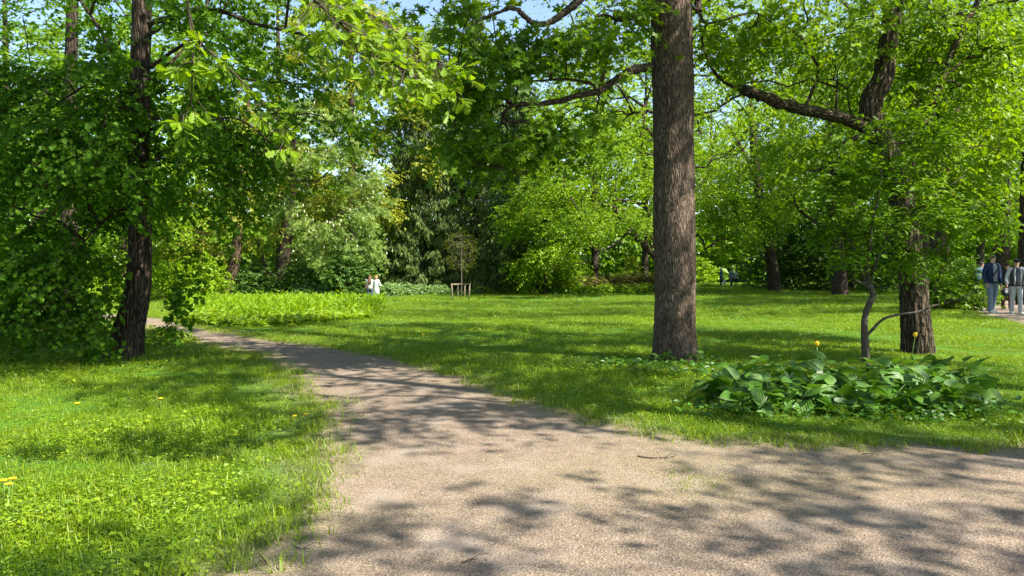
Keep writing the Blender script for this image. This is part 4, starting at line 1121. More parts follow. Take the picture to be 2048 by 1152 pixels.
rng = np.random.default_rng(83)
p, dd_ = sk.seeds(900, rng, 3, .45)
ctr = np.array([P(650, 350, d)[0], d, 5.5])
p = p[(p[:, 1] < d - .6) | (p[:, 0] > ctr[0] + 2)]; p = p[keep_ch(p)][:230]
bb = Buf()
for q in p:
    h = .12 + .12 * rng.random()
    tube(bb, [q, q + [0, 0, h * .25], q + [rng.normal() * .02, 0, h * .7], q + [rng.normal() * .03, 0, h]], [.015, .045, .035, .008], 6, True)
o = bb.build('blossom_candles', M['blossom'], root, True, tuple(root.location)); o['kind'] = 'stuff'

# ------------------------------------------------------------------ spruces
for k, (px, d_, h, r, lab) in enumerate([(845, 64, 22, 4.3, 'dark spruce between the chestnut and the staked young tree'), (952, 68, 27, 4.6, 'tallest spruce directly behind the staked young tree'), (1035, 61, 21, 4.2, 'spruce with sunlit drooping branches behind the bright young maple')]):
    make_spruce('spruce_tree', lab, on_ground((px - 1024) / F * d_, d_), h, r, 90 + k, M['spruce'], 'spruces behind the lawn')

# ------------------------------------------------------------------ far woodland: reads as one mass
rng = np.random.default_rng(200)
wb = Buf(); tr = Buf()
n = 12000
ang = rng.uniform(-.80, .80, n); dist = rng.uniform(88, 135, n)
x = np.tan(ang) * dist
hmax = 21 + 6 * np.sin(x * .11 + 1) + 4 * np.sin(x * .31 + dist * .1)
z = rng.random(n) ** 1.25 * hmax
p = np.column_stack([x, dist, z - .5])
dirs = norm(rng.normal(size=(n, 3)) + np.array([0, -.6, .2]))
tone = np.clip(.5 + .3 * np.sin(x * .25) + .25 * np.sin(x * .9 + z * .7) + .15 * rng.normal(size=n), 0, 1)
n2 = 8000
x2 = rng.uniform(-85, 85, n2); y2 = rng.uniform(84, 96, n2); z2 = rng.random(n2) * (9 + 3 * np.sin(x2 * .23))
p2 = np.column_stack([x2, y2, z2 - .4])
twig_leaves(wb, 'diamond', p2, norm(rng.normal(size=(n2, 3)) + np.array([0, -.5, .2])), 1.5 * np.ones(n2), 6, .3, .85, rng, .35, .3, np.clip(.45 + .3 * np.sin(x2 * .4) + .2 * rng.normal(size=n2), 0, 1))
twig_leaves(wb, 'diamond', p, dirs, 1.8 * np.ones(n), 6, .3, .95, rng, .5, .3, tone)
o = wb.build('far_woodland', M['far_mid'], None, False); tag(o, 'distant mass of park woodland behind all the trees', 'woodland', kind='stuff')
# ------------------------------------------------------------------ shrubs behind the lawn
ORD = ['first', 'second', 'third', 'fourth', 'fifth', 'sixth', 'seventh']
PS = 'pale leaved shrubs in the row under the trees'
rowx = [(610, 596, .9), (655, 596, 1.0), (695, 594, 1.1), (775, 592, .9), (808, 590, .85), (842, 589, .75), (878, 588, .65)]
for k, (px, py, h) in enumerate(rowx):
    make_shrub('pale_shrub', f"low pale green shrub, {ORD[(2 - k) if k < 3 else (k - 3)]} from the strolling women towards the {'chestnut' if k < 3 else 'tree guard'}", G(px, py), .9, .9, h * .95, M['shrub_pale'], 300 + k, 420, 6, 'diamond', .15, PS, 5)
for k, (px, py, h, w) in enumerate([(965, 587, .5, 1.0), (1010, 585, .5, 1.1), (1060, 584, .45, 1.1), (1105, 582, .6, 1.0)]):
    make_shrub('low_shrub', f'knee-high leafy shrub at the spruces, {ORD[k]} from the tree guard', G(px, py), w, .8, h, M['herb_low'], 320 + k, 300, 6, 'diamond', .13, 'knee-high shrubs under the spruces', 4)
for k, px in enumerate(range(1165, 1312, 24)):
    make_shrub('reddish_hedge_shrub', f'reddish-green clipped hedge shrub, {ORD[k]} from the hedge end nearest the spruces', on_ground((px - 1024) / F * 58, 58), .75, .8, 1.15, M['shrub_red'], 340 + k, 420, 6, 'diamond', .13, 'reddish hedge shrubs in a row', 6)
for k, px in enumerate((1175, 1212, 1250, 1290)):
    make_shrub('low_green_shrub', f'low bright green mound before the reddish hedge, {ORD[k]} from its spruce end', on_ground((px - 1024) / F * 54, 54), .85, .7, .6, M['herb_low'], 350 + k, 320, 6, 'diamond', .14, 'green mounds before the reddish hedge', 4)
make_shrub('feathery_bush', 'pale yellowish feathery bush poking above the reddish hedge', on_ground((1262 - 1024) / F * 60, 60), 1.0, 1.0, 2.6, M['far_yellow'], 358, 260, 6, 'diamond', .12)
for k, (px, d_, w, h, lfm, lab) in enumerate([
    (1538, 62, 2.2, 4.0, 'far_cool', 'drooping green bush beside the strollers on the far lawn'),
    (1590, 57, 2.6, 5.0, 'far_dark', 'big gloomy evergreen bush behind the bowed trunk'),
    (1650, 60, 2.8, 6.0, 'far_dark', 'largest dark bush behind the upright trunk'),
    (1735, 55, 2.8, 5.2, 'far_dark', 'dark bush behind the slender young tree'),
    (1810, 50, 2.6, 4.2, 'far_dark', 'shaded bush behind the rugged elm trunk'),
    (1385, 80, 2.5, 2.2, 'far_bright', 'sunlit low bush behind the dark-clad walker'),
    (1450, 90, 3.0, 3.4, 'far_cool', 'bluish bush behind the strollers'),
    (1895, 26, 1.3, 1.5, 'far_mid', 'loose green bush at the end of the couple\'s path'),
    (1930, 30, 1.5, 1.3, 'far_cool', 'low green bush beside the far path, behind the young tree branch'),
    (2070, 36, 2.0, 2.6, 'far_mid', 'leafy bush beyond the woman in the cap'),
    (700, 50, 1.8, 3.0, 'far_cool', 'cool green bush under the chestnut boughs'),
    (395, 46, 1.8, 2.4, 'far_bright', 'yellow-green bush beside the leaning brown trunk'),
    (610, 52, 2.0, 2.4, 'far_cool', 'shaded bush at the foot of the chestnut'),
    (500, 52, 2.0, 2.2, 'far_cool', 'bush between the chestnut and the leaning brown trunk'),
    (330, 50, 2.2, 3.0, 'far_bright', 'sunlit bush across the path behind the linden trunk'),
    (180, 42, 1.8, 1.8, 'far_bright', 'low sunlit bush past the far path bend'),
    (60, 36, 2.0, 2.4, 'far_cool', 'bluish green bush beyond the second linden'),
    (-40, 20, 1.6, 2.0, 'far_dark', 'dark bush under the second linden'),
    (1122, 57, 1.4, 2.4, 'far_bright', 'bright bush where the spruces meet the reddish hedge'),
    (1055, 58, 1.6, 2.2, 'far_mid', 'mid green bush tucked against the sunlit spruce'),
    (790, 66, 2.0, 3.4, 'far_dark', 'dark bush between the chestnut and the first spruce'),
]):
    make_shrub('leafy_bush', lab, on_ground((px - 1024) / F * d_, d_), w, w, h, M[lfm], 400 + k, int(620 + 120 * w * h / 2), 6, 'diamond', .11 + .0018 * d_, None, 8)

# brambles and ground plants round the linden foot
for k, (px, py, w, h) in enumerate([(60, 690, .9, .55), (-40, 700, .8, .7), (150, 680, .6, .35), (330, 690, .4, .3)]):
    make_shrub('undergrowth_plant', ('leafy undergrowth clump between the two lindens', 'tallest undergrowth clump under the drooping linden boughs, away from the path', 'small undergrowth clump close behind the leaning linden foot', 'undergrowth tuft at the linden foot on the side of the path')[k], G(px, py), w, .7, h, M['weed'], 450 + k, 380, 6, 'ovate', .07, 'undergrowth round the linden', 5, L=.25)

# ------------------------------------------------------------------ bright bed of upright herbs
rng = np.random.default_rng(500)
fx = [365, 400, 450, 520, 600, 680, 740, 765]; fy = [640, 650, 655, 655, 652, 645, 640, 630]
n = 9000
u = rng.uniform(362, 764, n); t = rng.random(n)
front = np.interp(u, fx, fy); back = np.interp(u, [362, 450, 600, 764], [608, 607, 606, 612])
py = back + (front - back) * t
q = Gv(u, py)[:, :2]
# resample for even ground density
w = q[:, 1] ** 2; keepm = rng.random(n) < np.minimum(1, w / w.max() * 1.6)
q, tt = q[keepm], t[keepm]
z = terrain(q[:, 0], q[:, 1])
hb, lb = Buf(), Buf()
edge = tt + .12 * np.sin(q[:, 0] * 1.9) + .1 * rng.normal(size=len(tt)) > .62
hgt = np.where(edge, .24, .50 + .18 * (rng.random(len(q)) > .93)) * (.7 + .5 * rng.random(len(q))) * (.9 + .22 * np.sin(q[:, 0] * 1.7 + np.sin(q[:, 1])) * np.sin(q[:, 1] * .9) + .16 * np.sin(q[:, 0] * 4.3) * np.sin(q[:, 1] * 2.9 + 1))
p0 = np.column_stack([q, z])
lean = rng.normal(size=(len(q), 3)) * .12; lean[:, 2] = 1
up_ = ~edge
twig_leaves(hb, 'spray', p0[up_], norm(lean[up_]), hgt[up_], 12, 0.0, .20, rng, .35, -.35, np.clip(.55 + .25 * rng.normal(size=up_.sum()), 0, 1))
twig_leaves(lb, 'diamond', p0[edge], norm(lean[edge] + rng.normal(size=(edge.sum(), 3)) * .3), hgt[edge], 9, .1, .17, rng, .8, .1, np.clip(.55 + .25 * rng.normal(size=edge.sum()), 0, 1))
o = hb.build('fern_bed', M['herb'], None); tag(o, 'bright yellow-green bed of upright ferny herbs beside the path', 'plant bed', kind='stuff')
o = lb.build('leafy_border', M['herb_low'], None); tag(o, 'low leafy plants edging the bright fern bed', 'plant bed', kind='stuff')

# ------------------------------------------------------------------ hosta bed: every plant a thing, every large leaf a part
def hosta_leaf_mesh(k, rng):
    nu, nv = 5, 7
    V, f = [], []
    cup = .10 + .10 * rng.random(); arc = .15 + .35 * rng.random(); tw = rng.normal() * .25; wav = .03 * rng.random()
    for j in range(nv):
        t = j / (nv - 1)
        w = .36 * (math.sin(math.pi * min(1, t ** .62)) ** .75) * (1 - .12 * t)
        if j == 0: w = .03
        if j == nv - 1: w = .006
        for i in range(nu):
            s = (i / (nu - 1)) * 2 - 1
            V.append((s * w, t - (.07 * abs(s) if j == 1 else 0), cup * abs(s) * (w / .36) ** .8 - arc * t * t * .5 + wav * math.sin(t * 9 + s * 3) + tw * s * w * t + .012 * math.cos(s * 9)))
    for j in range(nv - 1):
        for i in range(nu - 1):
            a = j * nu + i; f.append((a, a + 1, a + nu + 1, a + nu))
    b = Buf(); b.add(V, f, .2 + .8 * rng.random()); across = [((i % nu) / (nu - 1)) * 2 - 1 for i in range(nu * nv)]
    # petiole
    tube(b, [(0, -.55, -.05), (0, -.25, 0), (0, .02, 0)], [.022, .018, .012], 5, False)
    me = b.mesh('hosta_leaf', M['hosta'], True)
    at = me.attributes.new('across', 'FLOAT', 'POINT'); at.data.foreach_set('value', np.array(across + [0.0] * (len(me.vertices) - nu * nv), np.float32))
    return me
rng = np.random.default_rng(600)
leafm = [hosta_leaf_mesh(k, rng) for k in range(10)]
corners = [G(1432, 800)[:2], G(1985, 806)[:2]]
clumps = []
for row, (py, x0, x1, m) in enumerate([(822, 1500, 1880, 5), (806, 1450, 1930, 6), (788, 1470, 1925, 5), (770, 1550, 1900, 4)]):
    for i in range(m):
        px = x0 + (x1 - x0) * (i + .5 * (row % 2) * .0) / (m - 1)
        clumps.append((G(px + rng.normal() * 8, py + rng.normal() * 3), row))
for ci, (c, row) in enumerate(clumps):
    root = empty('hosta_plant', tuple(c), 0)
    tag(root, 'broad-leaved green hosta plant in the bed under the slender young tree', 'hosta plant', 'hosta plants in the bed')
    m = 15
    for k in range(m):
        me = leafm[rng.integers(len(leafm))]
        o = link('leaf', me, root)
        a = k * 2.399 + rng.normal() * .3
        f = (k + .5) / m
        ln = .165 + .085 * rng.random()
        el = 1.15 - .95 * f + rng.normal() * .15          # petiole elevation
        r0 = .03 + .05 * f
        pet = .17 * (1.1 - .3 * f)
        base = Vector((math.cos(a) * r0, math.sin(a) * r0, .02))
        tipdir = Vector((math.cos(a) * math.cos(el), math.sin(a) * math.cos(el), math.sin(el)))
        leafpos = base + tipdir * pet * (1.0 + .5 * (1 - f)) + Vector((0, 0, .05))
        bl = el - .75 + rng.normal() * .35
        rot = Euler((bl, rng.normal() * .3, a - math.pi / 2 + rng.normal() * .2), 'XYZ')
        o.rotation_euler = rot; o.location = leafpos; o.scale = (ln * 1.05, ln, ln)
    ib = Buf(); m2 = 16                     # low inner leaves, too overlapped to tell apart
    aa = rng.random(m2) * 6.28; rr_ = .06 + .16 * rng.random(m2)
    put_leaves(ib, 'heart', np.stack([np.cos(aa) * rr_, np.sin(aa) * rr_, .06 + .16 * rng.random(m2)], -1), np.stack([np.cos(aa), np.sin(aa), .5 * rng.normal(size=m2)], -1), np.array([0, 0, 1.0]) + .5 * rng.normal(size=(m2, 3)), .13 + .08 * rng.random(m2), rng.random(m2))
    o = ib.build('inner_leaves', M['hosta'], root, True); o['kind'] = 'stuff'
# small hosta clump at the maple foot
c = MAPLE
for k, (dx, dy) in enumerate([(-.28, -.45), (.22, -.48), (.45, -.3)]):
    root = empty('hosta_plant', tuple(on_ground(c[0] + dx, c[1] + dy)), 0)
    tag(root, 'small hosta plant sprouting at the foot of the straight maple trunk', 'hosta plant', 'small hostas at the maple foot')
    for j in range(7):
        o = link('leaf', leafm[rng.integers(len(leafm))], root)
        a = j * 2.4 + rng.normal() * .3; ln = .11 + .06 * rng.random(); el = .9 - .5 * j / 7
        o.location = (math.cos(a) * .09, math.sin(a) * .09, .09 + .05 * rng.random())
        o.rotation_euler = (el - .3 + rng.normal() * .3, rng.normal() * .2, a - math.pi / 2); o.scale = (ln, ln, ln)
# low leaves round the bed and maple foot
rb = Buf()
n = 1500
cc = [(G(px, py), s) for px, py, s in [(1340, 745, .5), (1420, 742, .45), (1500, 830, .3), (1700, 838, .35), (1850, 838, .35), (1960, 830, .3), (1250, 735, .35)]]
for c_, s in cc:
    m = 200
    q = c_[:2] + rng.normal(size=(m, 2)) * [s, s * .7]
    a = rng.random(m) * 6.28
    pos = np.column_stack([q, terrain(q[:, 0], q[:, 1]) + .04 + .1 * rng.random(m)])
    put_leaves(rb, 'ovate', pos, np.stack([np.cos(a), np.sin(a), .3 * rng.normal(size=m)], -1), np.array([0, 0, 1.0]) + .4 * rng.normal(size=(m, 3)), .05 + .05 * rng.random(m), rng.random(m))
o = rb.build('low_broad_leaves', M['hosta'], None); tag(o, 'small broad leaves carpeting the ground round the hosta bed and maple foot', 'ground cover', kind='stuff')

# ------------------------------------------------------------------ flowers
M['tulip'] = plain_mat('tulip_petal', (.75, .50, .02), .5, .2, 40)
M['dandelion'] = plain_mat('dandelion_petal', (.85, .62, .02), .8, .1)
M['stem'] = plain_mat('flower_stem', (.12, .22, .05), .7)
def tulip(px, py_top, px_b, py_b, d, label):
    top = P(px, py_top, d); bs = P(px_b, py_b, d); bs[2] = float(terrain(bs[0], bs[1]))
    root = empty('tulip', tuple(bs)); tag(root, label, 'tulip')
    sb = Buf(); tube(sb, [bs - [0, 0, .02], bs * .6 + top * .4 + [.01, 0, 0], top], [.006, .005, .005], 6); sb.build('stem', M['stem'], root, True, bs)
    for k in range(6):
        a = k * 1.047; pb = Buf(); V, f = [], []
        for j in range(5):
            t = j / 4; r = .031 * math.sin(math.pi * (.12 + .74 * t)) ** .8; w = .55 * (1 - .75 * t ** 2)
            for s in (-1, 0, 1):
                V.append((math.cos(a + s * w) * r, math.sin(a + s * w) * r, t * .075))
        for j in range(4):
            for i in range(2):
                q = j * 3 + i; f.append((q, q + 1, q + 4, q + 3))
        pb.add(np.array(V) + top - bs, f); pb.build('petal', M['tulip'], root, True)
    for k in range(2):
        lb = Buf(); s = (-1) ** k
        put_leaves(lb, 'ovate', np.array([[0, 0, .0]]), np.array([[.35 * s, .1, 1.0]]), np.array([[s, .3, .2]]), .2, np.array([.4])); lb.build('leaf', M['hosta'], root)
tulip(1830, 674, 1818, 718, G(1818, 735)[1], 'yellow tulip with leaning stem in front of the rugged elm trunk')
tulip(1634, 692, 1634, 735, G(1634, 745)[1], 'yellow tulip standing apart at the back of the hosta bed')

dl = Buf()
n = 60
a = rng.random(n) * 6.28; r_ = np.sqrt(rng.random(n)) * .019
put_leaves(dl, 'spray', np.column_stack([np.cos(a) * r_ * .4, np.sin(a) * r_ * .4, .004 + 0 * a]), np.stack([np.cos(a), np.sin(a), .3 + .5 * rng.random(n)], -1), np.array([0, 0, 1.0]) + .1 * rng.normal(size=(n, 3)), .022 + 0 * a, rng.random(n))
dmesh = dl.mesh('dandelion_head', M['dandelion'])
sb = Buf(); tube(sb, [(0, 0, -.15), (.005, 0, -.06), (0, 0, .002)], [.0035, .003, .003], 5); smesh = sb.mesh('dandelion_stem', M['stem'], True)
for px, py in [(8, 1004), (26, 1000), (18, 1012), (155, 834), (322, 823), (590, 862), (612, 858), (905, 690), (1130, 700), (1180, 682), (1485, 668), (1250, 640), (845, 683), (1398, 622), (1440, 640), (1905, 690), (1940, 712), (1560, 652), (700, 668), (1015, 650), (1080, 660)]:
    g = G(px, py)
    root = empty('dandelion', (g[0], g[1], g[2] + .13), rng.random() * 6.28); tag(root, 'single yellow dandelion flower standing in the grass', 'dandelion', 'dandelions in the lawn')
    link('flower_head', dmesh, root); link('stem', smesh, root)

# fallen twigs on the path
def fallen_twig(pts, r, label):
    g = np.array([G(*p) for p in pts]); b = Buf()
    g[:, 2] += .012 + .012 * rng.random(len(g))
    tube(b, smooth_poly(g, 4), np.linspace(r, r * .4, (len(g) - 1) * 4 + 1), 6)
    k = len(g) // 2
    tube(b, [g[k], g[k] + [.05, .04, .015], g[k] + [.10, .05, .01]], [r * .6, r * .5, r * .3], 5)
    o = b.build('fallen_twig', M['twig'], None, True); tag(o, label, 'twig')
fallen_twig([(1276, 916), (1300, 919), (1330, 920), (1345, 918), (1356, 913)], .006, 'long thin dry twig lying across the path near the verge')
fallen_twig([(925, 1130), (940, 1126), (955, 1128)], .005, 'short crooked dry twig lying on the bare gravel')
fallen_twig([(590, 1100), (605, 1104), (622, 1106)], .005, 'short dry twig lying by the lawn edge of the path')
fallen_twig([(1725, 910), (1745, 913), (1760, 911)], .004, 'small dry twig on the gravel in front of the hosta bed')
# little grass island in the path
c = G(1392, 968)
ib = [blade_patch(rng, 260, .26, .015, .055, .0025, 1.0) for _ in range(1)][0]
o = ib.build('grass_tuft', M['grass'], None, False); o.location = tuple(c + [0, 0, .006]); tag(o, 'small dry grass tuft growing in the middle of the gravel', 'grass tuft', kind='stuff')
# seedling on the far lawn
make_shrub('seedling', 'tiny broad-leaved seedling alone on the far lawn', G(1113, 596), .35, .3, .45, M['far_dark'], 470, 14, 5, 'ovate', .13, None, 3)

# ------------------------------------------------------------------ staked young tree with bare twigs
c = G(922, 600)
M['stake'] = plain_mat('weathered_stake_wood', (.19, .155, .10), .85, .25, 20)
root = empty('tree_guard', tuple(c)); tag(root, 'wooden tree guard of four stakes joined by top rails on the far lawn', 'tree guard')
tops = []
for dx, dy in ((-.52, -.2), (.52, -.25), (.2, .4), (-.22, .45)):
    t = np.array([dx * 1.12, dy * 1.12, 1.0]); tops.append(t)
    b = Buf(); tube(b, [(dx, dy, -.1), (dx * 1.05, dy * 1.05, .5), t], [.042, .04, .04], 8); b.build('stake', M['stake'], root, True)
for i, j in ((0, 3), (3, 1), (1, 2), (2, 0)):
    a_, b_ = tops[i], tops[j]; b = Buf()
    dv = norm(b_ - a_); nv = np.array([-dv[1], dv[0], 0]) * .018; uz = np.array([0, 0, .04])
    a_, b_ = a_ - dv * .06, b_ + dv * .06
    V = [a_ - nv - uz, a_ + nv - uz, a_ + nv + uz, a_ - nv + uz, b_ - nv - uz, b_ + nv - uz, b_ + nv + uz, b_ - nv + uz]
    b.add(np.array(V) + [0, 0, .01 * i], [(0, 3, 2, 1), (4, 5, 6, 7), (0, 1, 5, 4), (1, 2, 6, 5), (2, 3, 7, 6), (3, 0, 4, 7)]); b.build('rail', M['stake'], root)
t0 = c + [.02, .08, 0]
make_tree('staked_young_tree', 'thin young tree with almost bare grey twigs inside the wooden tree guard', [t0, t0 + [.02, 0, 1.2], t0 + [0, .02, 2.2], t0 + [.05, 0, 4.0]], [.04, .035, .03, .012], [((t0[0], t0[1], t0[2] + 3.2), (.95, .9, 1.4), 1)], M['far_yellow'], M['twig_grey'],
          n_attr=260, n_twig=420, K=4, size=.045, L=.35, seed=480, flare=1.1, sides=8, attach_from=.35, step=.2, tip=.0045, ex=.3, arch=.02, off=.12)
make_shrub('mulch_plants', 'ring of low green plants round the foot of the tree guard', c, 1.0, .6, .16, M['weed'], 481, 240, 5, 'diamond', .09, None, 3)
make_shrub('mulch_plants', 'low green plant patch on the far lawn in front of the pale shrub row', G(815, 602), 1.2, .6, .2, M['weed'], 482, 260, 5, 'diamond', .09, None, 3)
# ------------------------------------------------------------------ people
def ellipsoid(buf, c, r, n=10, m=8, rot=None, cut=None, noise=0, rng=None):
    V, f = [], []
    for j in range(m + 1):
        ph = math.pi * j / m
        for i in range(n):
            a = 2 * math.pi * i / n
            v = np.array([math.sin(ph) * math.cos(a), math.sin(ph) * math.sin(a), math.cos(ph)])
            if noise: v = v * (1 + noise * rng.normal())
            V.append(v * np.array(r))
    for j in range(m):
        for i in range(n):
            a, b = j * n + i, j * n + (i + 1) % n
            f.append((a, a + n, b + n, b))
    V = np.array(V)
    if rot is not None: V = V @ np.array(Euler(rot).to_matrix()).T
    buf.add(V + np.array(c), f)

def loft(buf, rings, n=16):
    """rings: (centre xyz, rx, ry) stacked upwards, elliptical"""
    V, f = [], []
    a = np.linspace(0, 2 * math.pi, n, endpoint=False)
    for c, rx, ry in rings:
        V.append(np.array(c) + np.stack([np.cos(a) * rx, np.sin(a) * ry, 0 * a], -1))
    for j in range(len(rings) - 1):
        for i in range(n):
            p, q = j * n + i, j * n + (i + 1) % n
            f.append((p, q, q + n, p + n))
    f.append(tuple(range(n))[::-1]); f.append(tuple((len(rings) - 1) * n + i for i in range(n)))
    buf.add(np.concatenate(V), f)

def skin_mesh(name, verts, edges, radii, mat, sub=1):
    me = bpy.data.meshes.new(name); me.from_pydata([tuple(v) for v in verts], edges, [])
    ob = bpy.data.objects.new(name, me); COL.objects.link(ob)
    ob.modifiers.new('skin', 'SKIN')
    if not me.skin_vertices: 
        bpy.context.view_layer.objects.active = ob
    for i, sv in enumerate(me.skin_vertices[0].data):
        sv.radius = radii[i]; sv.use_root = (i == 0)
    s = ob.modifiers.new('sub', 'SUBSURF'); s.levels = sub; s.render_levels = sub
    dg = bpy.context.evaluated_depsgraph_get()
    out = bpy.data.meshes.new_from_object(ob.evaluated_get(dg))
    bpy.data.objects.remove(ob)
    out.materials.clear(); out.materials.append(mat)
    for p in out.polygons: p.use_smooth = True
    return out

CM = {}
def cloth(c, rough=.85):
    k = tuple(c)
    if k not in CM: CM[k] = plain_mat('cloth', c, rough, .14, 14, .15)
    return CM[k]
SKIN = plain_mat('skin', (.55, .33, .23), .55, .06, 20)

def person(label, pos, H, heading, legs=(0.0, 0.0), arm_l=None, arm_r=None, top='jacket', top_c=(.03, .05, .14), shirt_c=None, pants_c=(.12, .16, .22), shoe_c=(.7, .7, .68), hair_c=(.05, .03, .02),
           hair='short', coat_len=.50, cap=None, glasses=False, sleeve=True, bare_legs=False, strap=None, group=None, slim=1.0, panel=None, look=0.0):
    pos = np.array(pos, float)
    root = empty('person', tuple(pos), heading); tag(root, label, 'person', group)
    S = H
    # local frame: faces -Y; +X is the viewer's right when heading is 0
    hip = .050; sh = .094 * slim
    J = {'pelvis': (0, 0, .525), 'waist': (0, 0, .60), 'chest': (0, .005, .72), 'neckb': (0, .005, .825), 'neck': (0, 0, .862), 'h1': (0, -.008, .895), 'h2': (0, -.004, .935), 'h3': (0, .004, .972)}
    R = {'pelvis': (.082, .06), 'waist': (.070, .052), 'chest': (.078, .058), 'neckb': (.045, .04), 'neck': (.029, .030), 'h1': (.036, .042), 'h2': (.044, .052), 'h3': (.036, .042)}
    E = [('pelvis', 'waist'), ('waist', 'chest'), ('chest', 'neckb'), ('neckb', 'neck'), ('neck', 'h1'), ('h1', 'h2'), ('h2', 'h3')]
    dl = {-1: arm_l or ((-.03, .0, -.17), (-.005, -.04, -.15)), 1: arm_r or ((.03, .0, -.17), (.005, -.04, -.15))}
    for s, st in ((-1, legs[0]), (1, legs[1])):
        k = str(s)
        J['hip' + k] = (s * hip, 0, .49); R['hip' + k] = (.052, .055)
        ky = -st * .5 - .008; ay = -st
        lift = .0 if st >= 0 else .02
        J['knee' + k] = (s * (hip + .004), ky, .275); R['knee' + k] = (.033, .036)
        J['ank' + k] = (s * (hip + .004), ay + .01, .045 + lift); R['ank' + k] = (.022, .025)
        J['ball' + k] = (s * (hip + .010), ay - .065, .016); R['ball' + k] = (.024, .014)
        J['toe' + k] = (s * (hip + .012), ay - .095, .014); R['toe' + k] = (.02, .011)
        E += [('pelvis', 'hip' + k), ('hip' + k, 'knee' + k), ('knee' + k, 'ank' + k), ('ank' + k, 'ball' + k), ('ball' + k, 'toe' + k)]
        a, b = dl[s]
        J['sho' + k] = (s * sh, .005, .808); R['sho' + k] = (.028, .028)
        J['elb' + k] = tuple(np.array(J['sho' + k]) + a); R['elb' + k] = (.023, .023)
        J['wri' + k] = tuple(np.array(J['elb' + k]) + b); R['wri' + k] = (.016, .014)
        dv = norm(np.array(b)); side = norm(np.cross(dv, [s * 1.0, 0, 0.2])); oth = np.cross(dv, side)
        J['palm' + k] = tuple(np.array(J['wri' + k]) + dv * .038); R['palm' + k] = (.019, .011)
        E += [('chest', 'sho' + k), ('sho' + k, 'elb' + k), ('elb' + k, 'wri' + k), ('wri' + k, 'palm' + k)]
    names = list(J)
    idx = {n: i for i, n in enumerate(names)}
    mb = skin_mesh('body', [np.array(J[n]) * S for n in names], [(idx[a], idx[b]) for a, b in E], [tuple(np.array(R[n]) * S) for n in names], SKIN)
    body = link('body', mb, root)
    # fingers, nose and ears share the body's material
    fb = Buf()
    for s in (-1, 1):
        k = str(s); p = np.array(J['palm' + k]); dv = norm(p - np.array(J['wri' + k])); side = norm(np.cross(dv, [1.0, 0, .3])); oth = np.cross(dv, side)
        for q, (o, l) in enumerate(((-.014, .040), (-.005, .046), (.005, .044), (.013, .036))):
            b0 = p + side * o
            tube(fb, np.array([b0, b0 + dv * l * .55 + oth * .004 * s, b0 + dv * l + oth * .014 * s]) * S, np.array([.0055, .005, .0042]) * S, 5)
        b0 = p - dv * .018 - side * .016
        tube(fb, np.array([b0, b0 + dv * .018 - side * .012, b0 + dv * .036 - side * .013]) * S, np.array([.0065, .0058, .005]) * S, 5)
    hx = np.array([0, -.004, .928])
    tube(fb, np.array([hx + [0, -.05, .010], hx + [0, -.060, -.006], hx + [0, -.052, -.012]]) * S, np.array([.004, .0085, .006]) * S, 5)
    for s in (-1, 1): ellipsoid(fb, (hx + [s * .046, .008, 0]) * S, np.array([.006, .012, .018]) * S, 6, 5)
    fb.build('hands_and_face', SKIN, body, True)
    eb = plain_mat('eye_dark', (.03, .02, .02), .3) if 'eye_dark' not in bpy.data.materials else bpy.data.materials['eye_dark']
    for s in (-1, 1):
        b = Buf(); ellipsoid(b, (hx + [s * .017, -.050, .010]) * S, np.array([.007, .004, .005]) * S, 6, 5); b.build('eye', eb, body, True)
    b = Buf(); ellipsoid(b, (hx + [0, -.047, -.028]) * S, np.array([.013, .004, .003]) * S, 6, 4); b.build('mouth', cloth((.30, .10, .09)), body, True)
    # trousers
    g = lambda n: np.array(J[n])
    if not bare_legs:
        b = Buf()
        loft(b, [((0, 0, .455 * S), .080 * S, .068 * S), ((0, 0, .50 * S), .090 * S, .074 * S), ((0, 0, .56 * S), .084 * S, .066 * S), ((0, 0, .60 * S), .078 * S, .058 * S)])
        for s in '-1', '1':
            ank = g('ank' + s) + [0, 0, -.012]
            tube(b, smooth_poly(np.array([g('hip' + s) + [0, 0, .01], (g('hip' + s) + g('knee' + s)) / 2, g('knee' + s), (g('knee' + s) + ank) / 2, ank]) * S, 4), np.interp(np.linspace(0, 1, 17), [0, .25, .5, .75, 1], [.058, .050, .040, .036, .034]) * S * (.9 + .1 * slim), 10)
        b.build('trousers', cloth(pants_c), root, True)
    for s in '-1', '1':
        b = Buf(); a_, t_ = g('ank' + s), g('toe' + s)
        dirv = norm((t_ - a_) * [1, 1, 0]); heel = a_ * [1, 1, 0] - dirv * .028 + [0, 0, .018]
        tube(b, np.array([heel, a_ * [1, 1, 0] + [0, 0, .026], (a_ + t_) / 2 * [1, 1, 0] + dirv * .01 + [0, 0, .022], t_ * [1, 1, 0] + dirv * .012 + [0, 0, .014]]) * S, np.array([.020, .029, .027, .016]) * S, 8)
        b.build('shoe', cloth(shoe_c, .6), root, True)
    # upper garment
    b = Buf()
    lo = coat_len
    rings = [((0, 0, lo * S), (.092 if lo > .4 else .118) * S * slim, (.078 if lo > .4 else .10) * S)]
    if lo < .45: rings.append(((0, 0, .5 * S), .098 * S * slim, .082 * S))
    rings += [((0, 0, .58 * S), .086 * S * slim, .074 * S), ((0, 0, .66 * S), .088 * S * slim, .076 * S), ((0, .003 * S, .74 * S), .098 * S * slim, .080 * S), ((0, .004 * S, .795 * S), .100 * S * slim, .066 * S), ((0, .004 * S, .825 * S), .070 * S, .052 * S), ((0, .002 * S, .850 * S), .044 * S, .042 * S)]
    loft(b, rings, 18)
    gar = b.build('jacket' if top == 'jacket' else ('coat' if lo < .45 else 'top'), cloth(top_c), root, True)
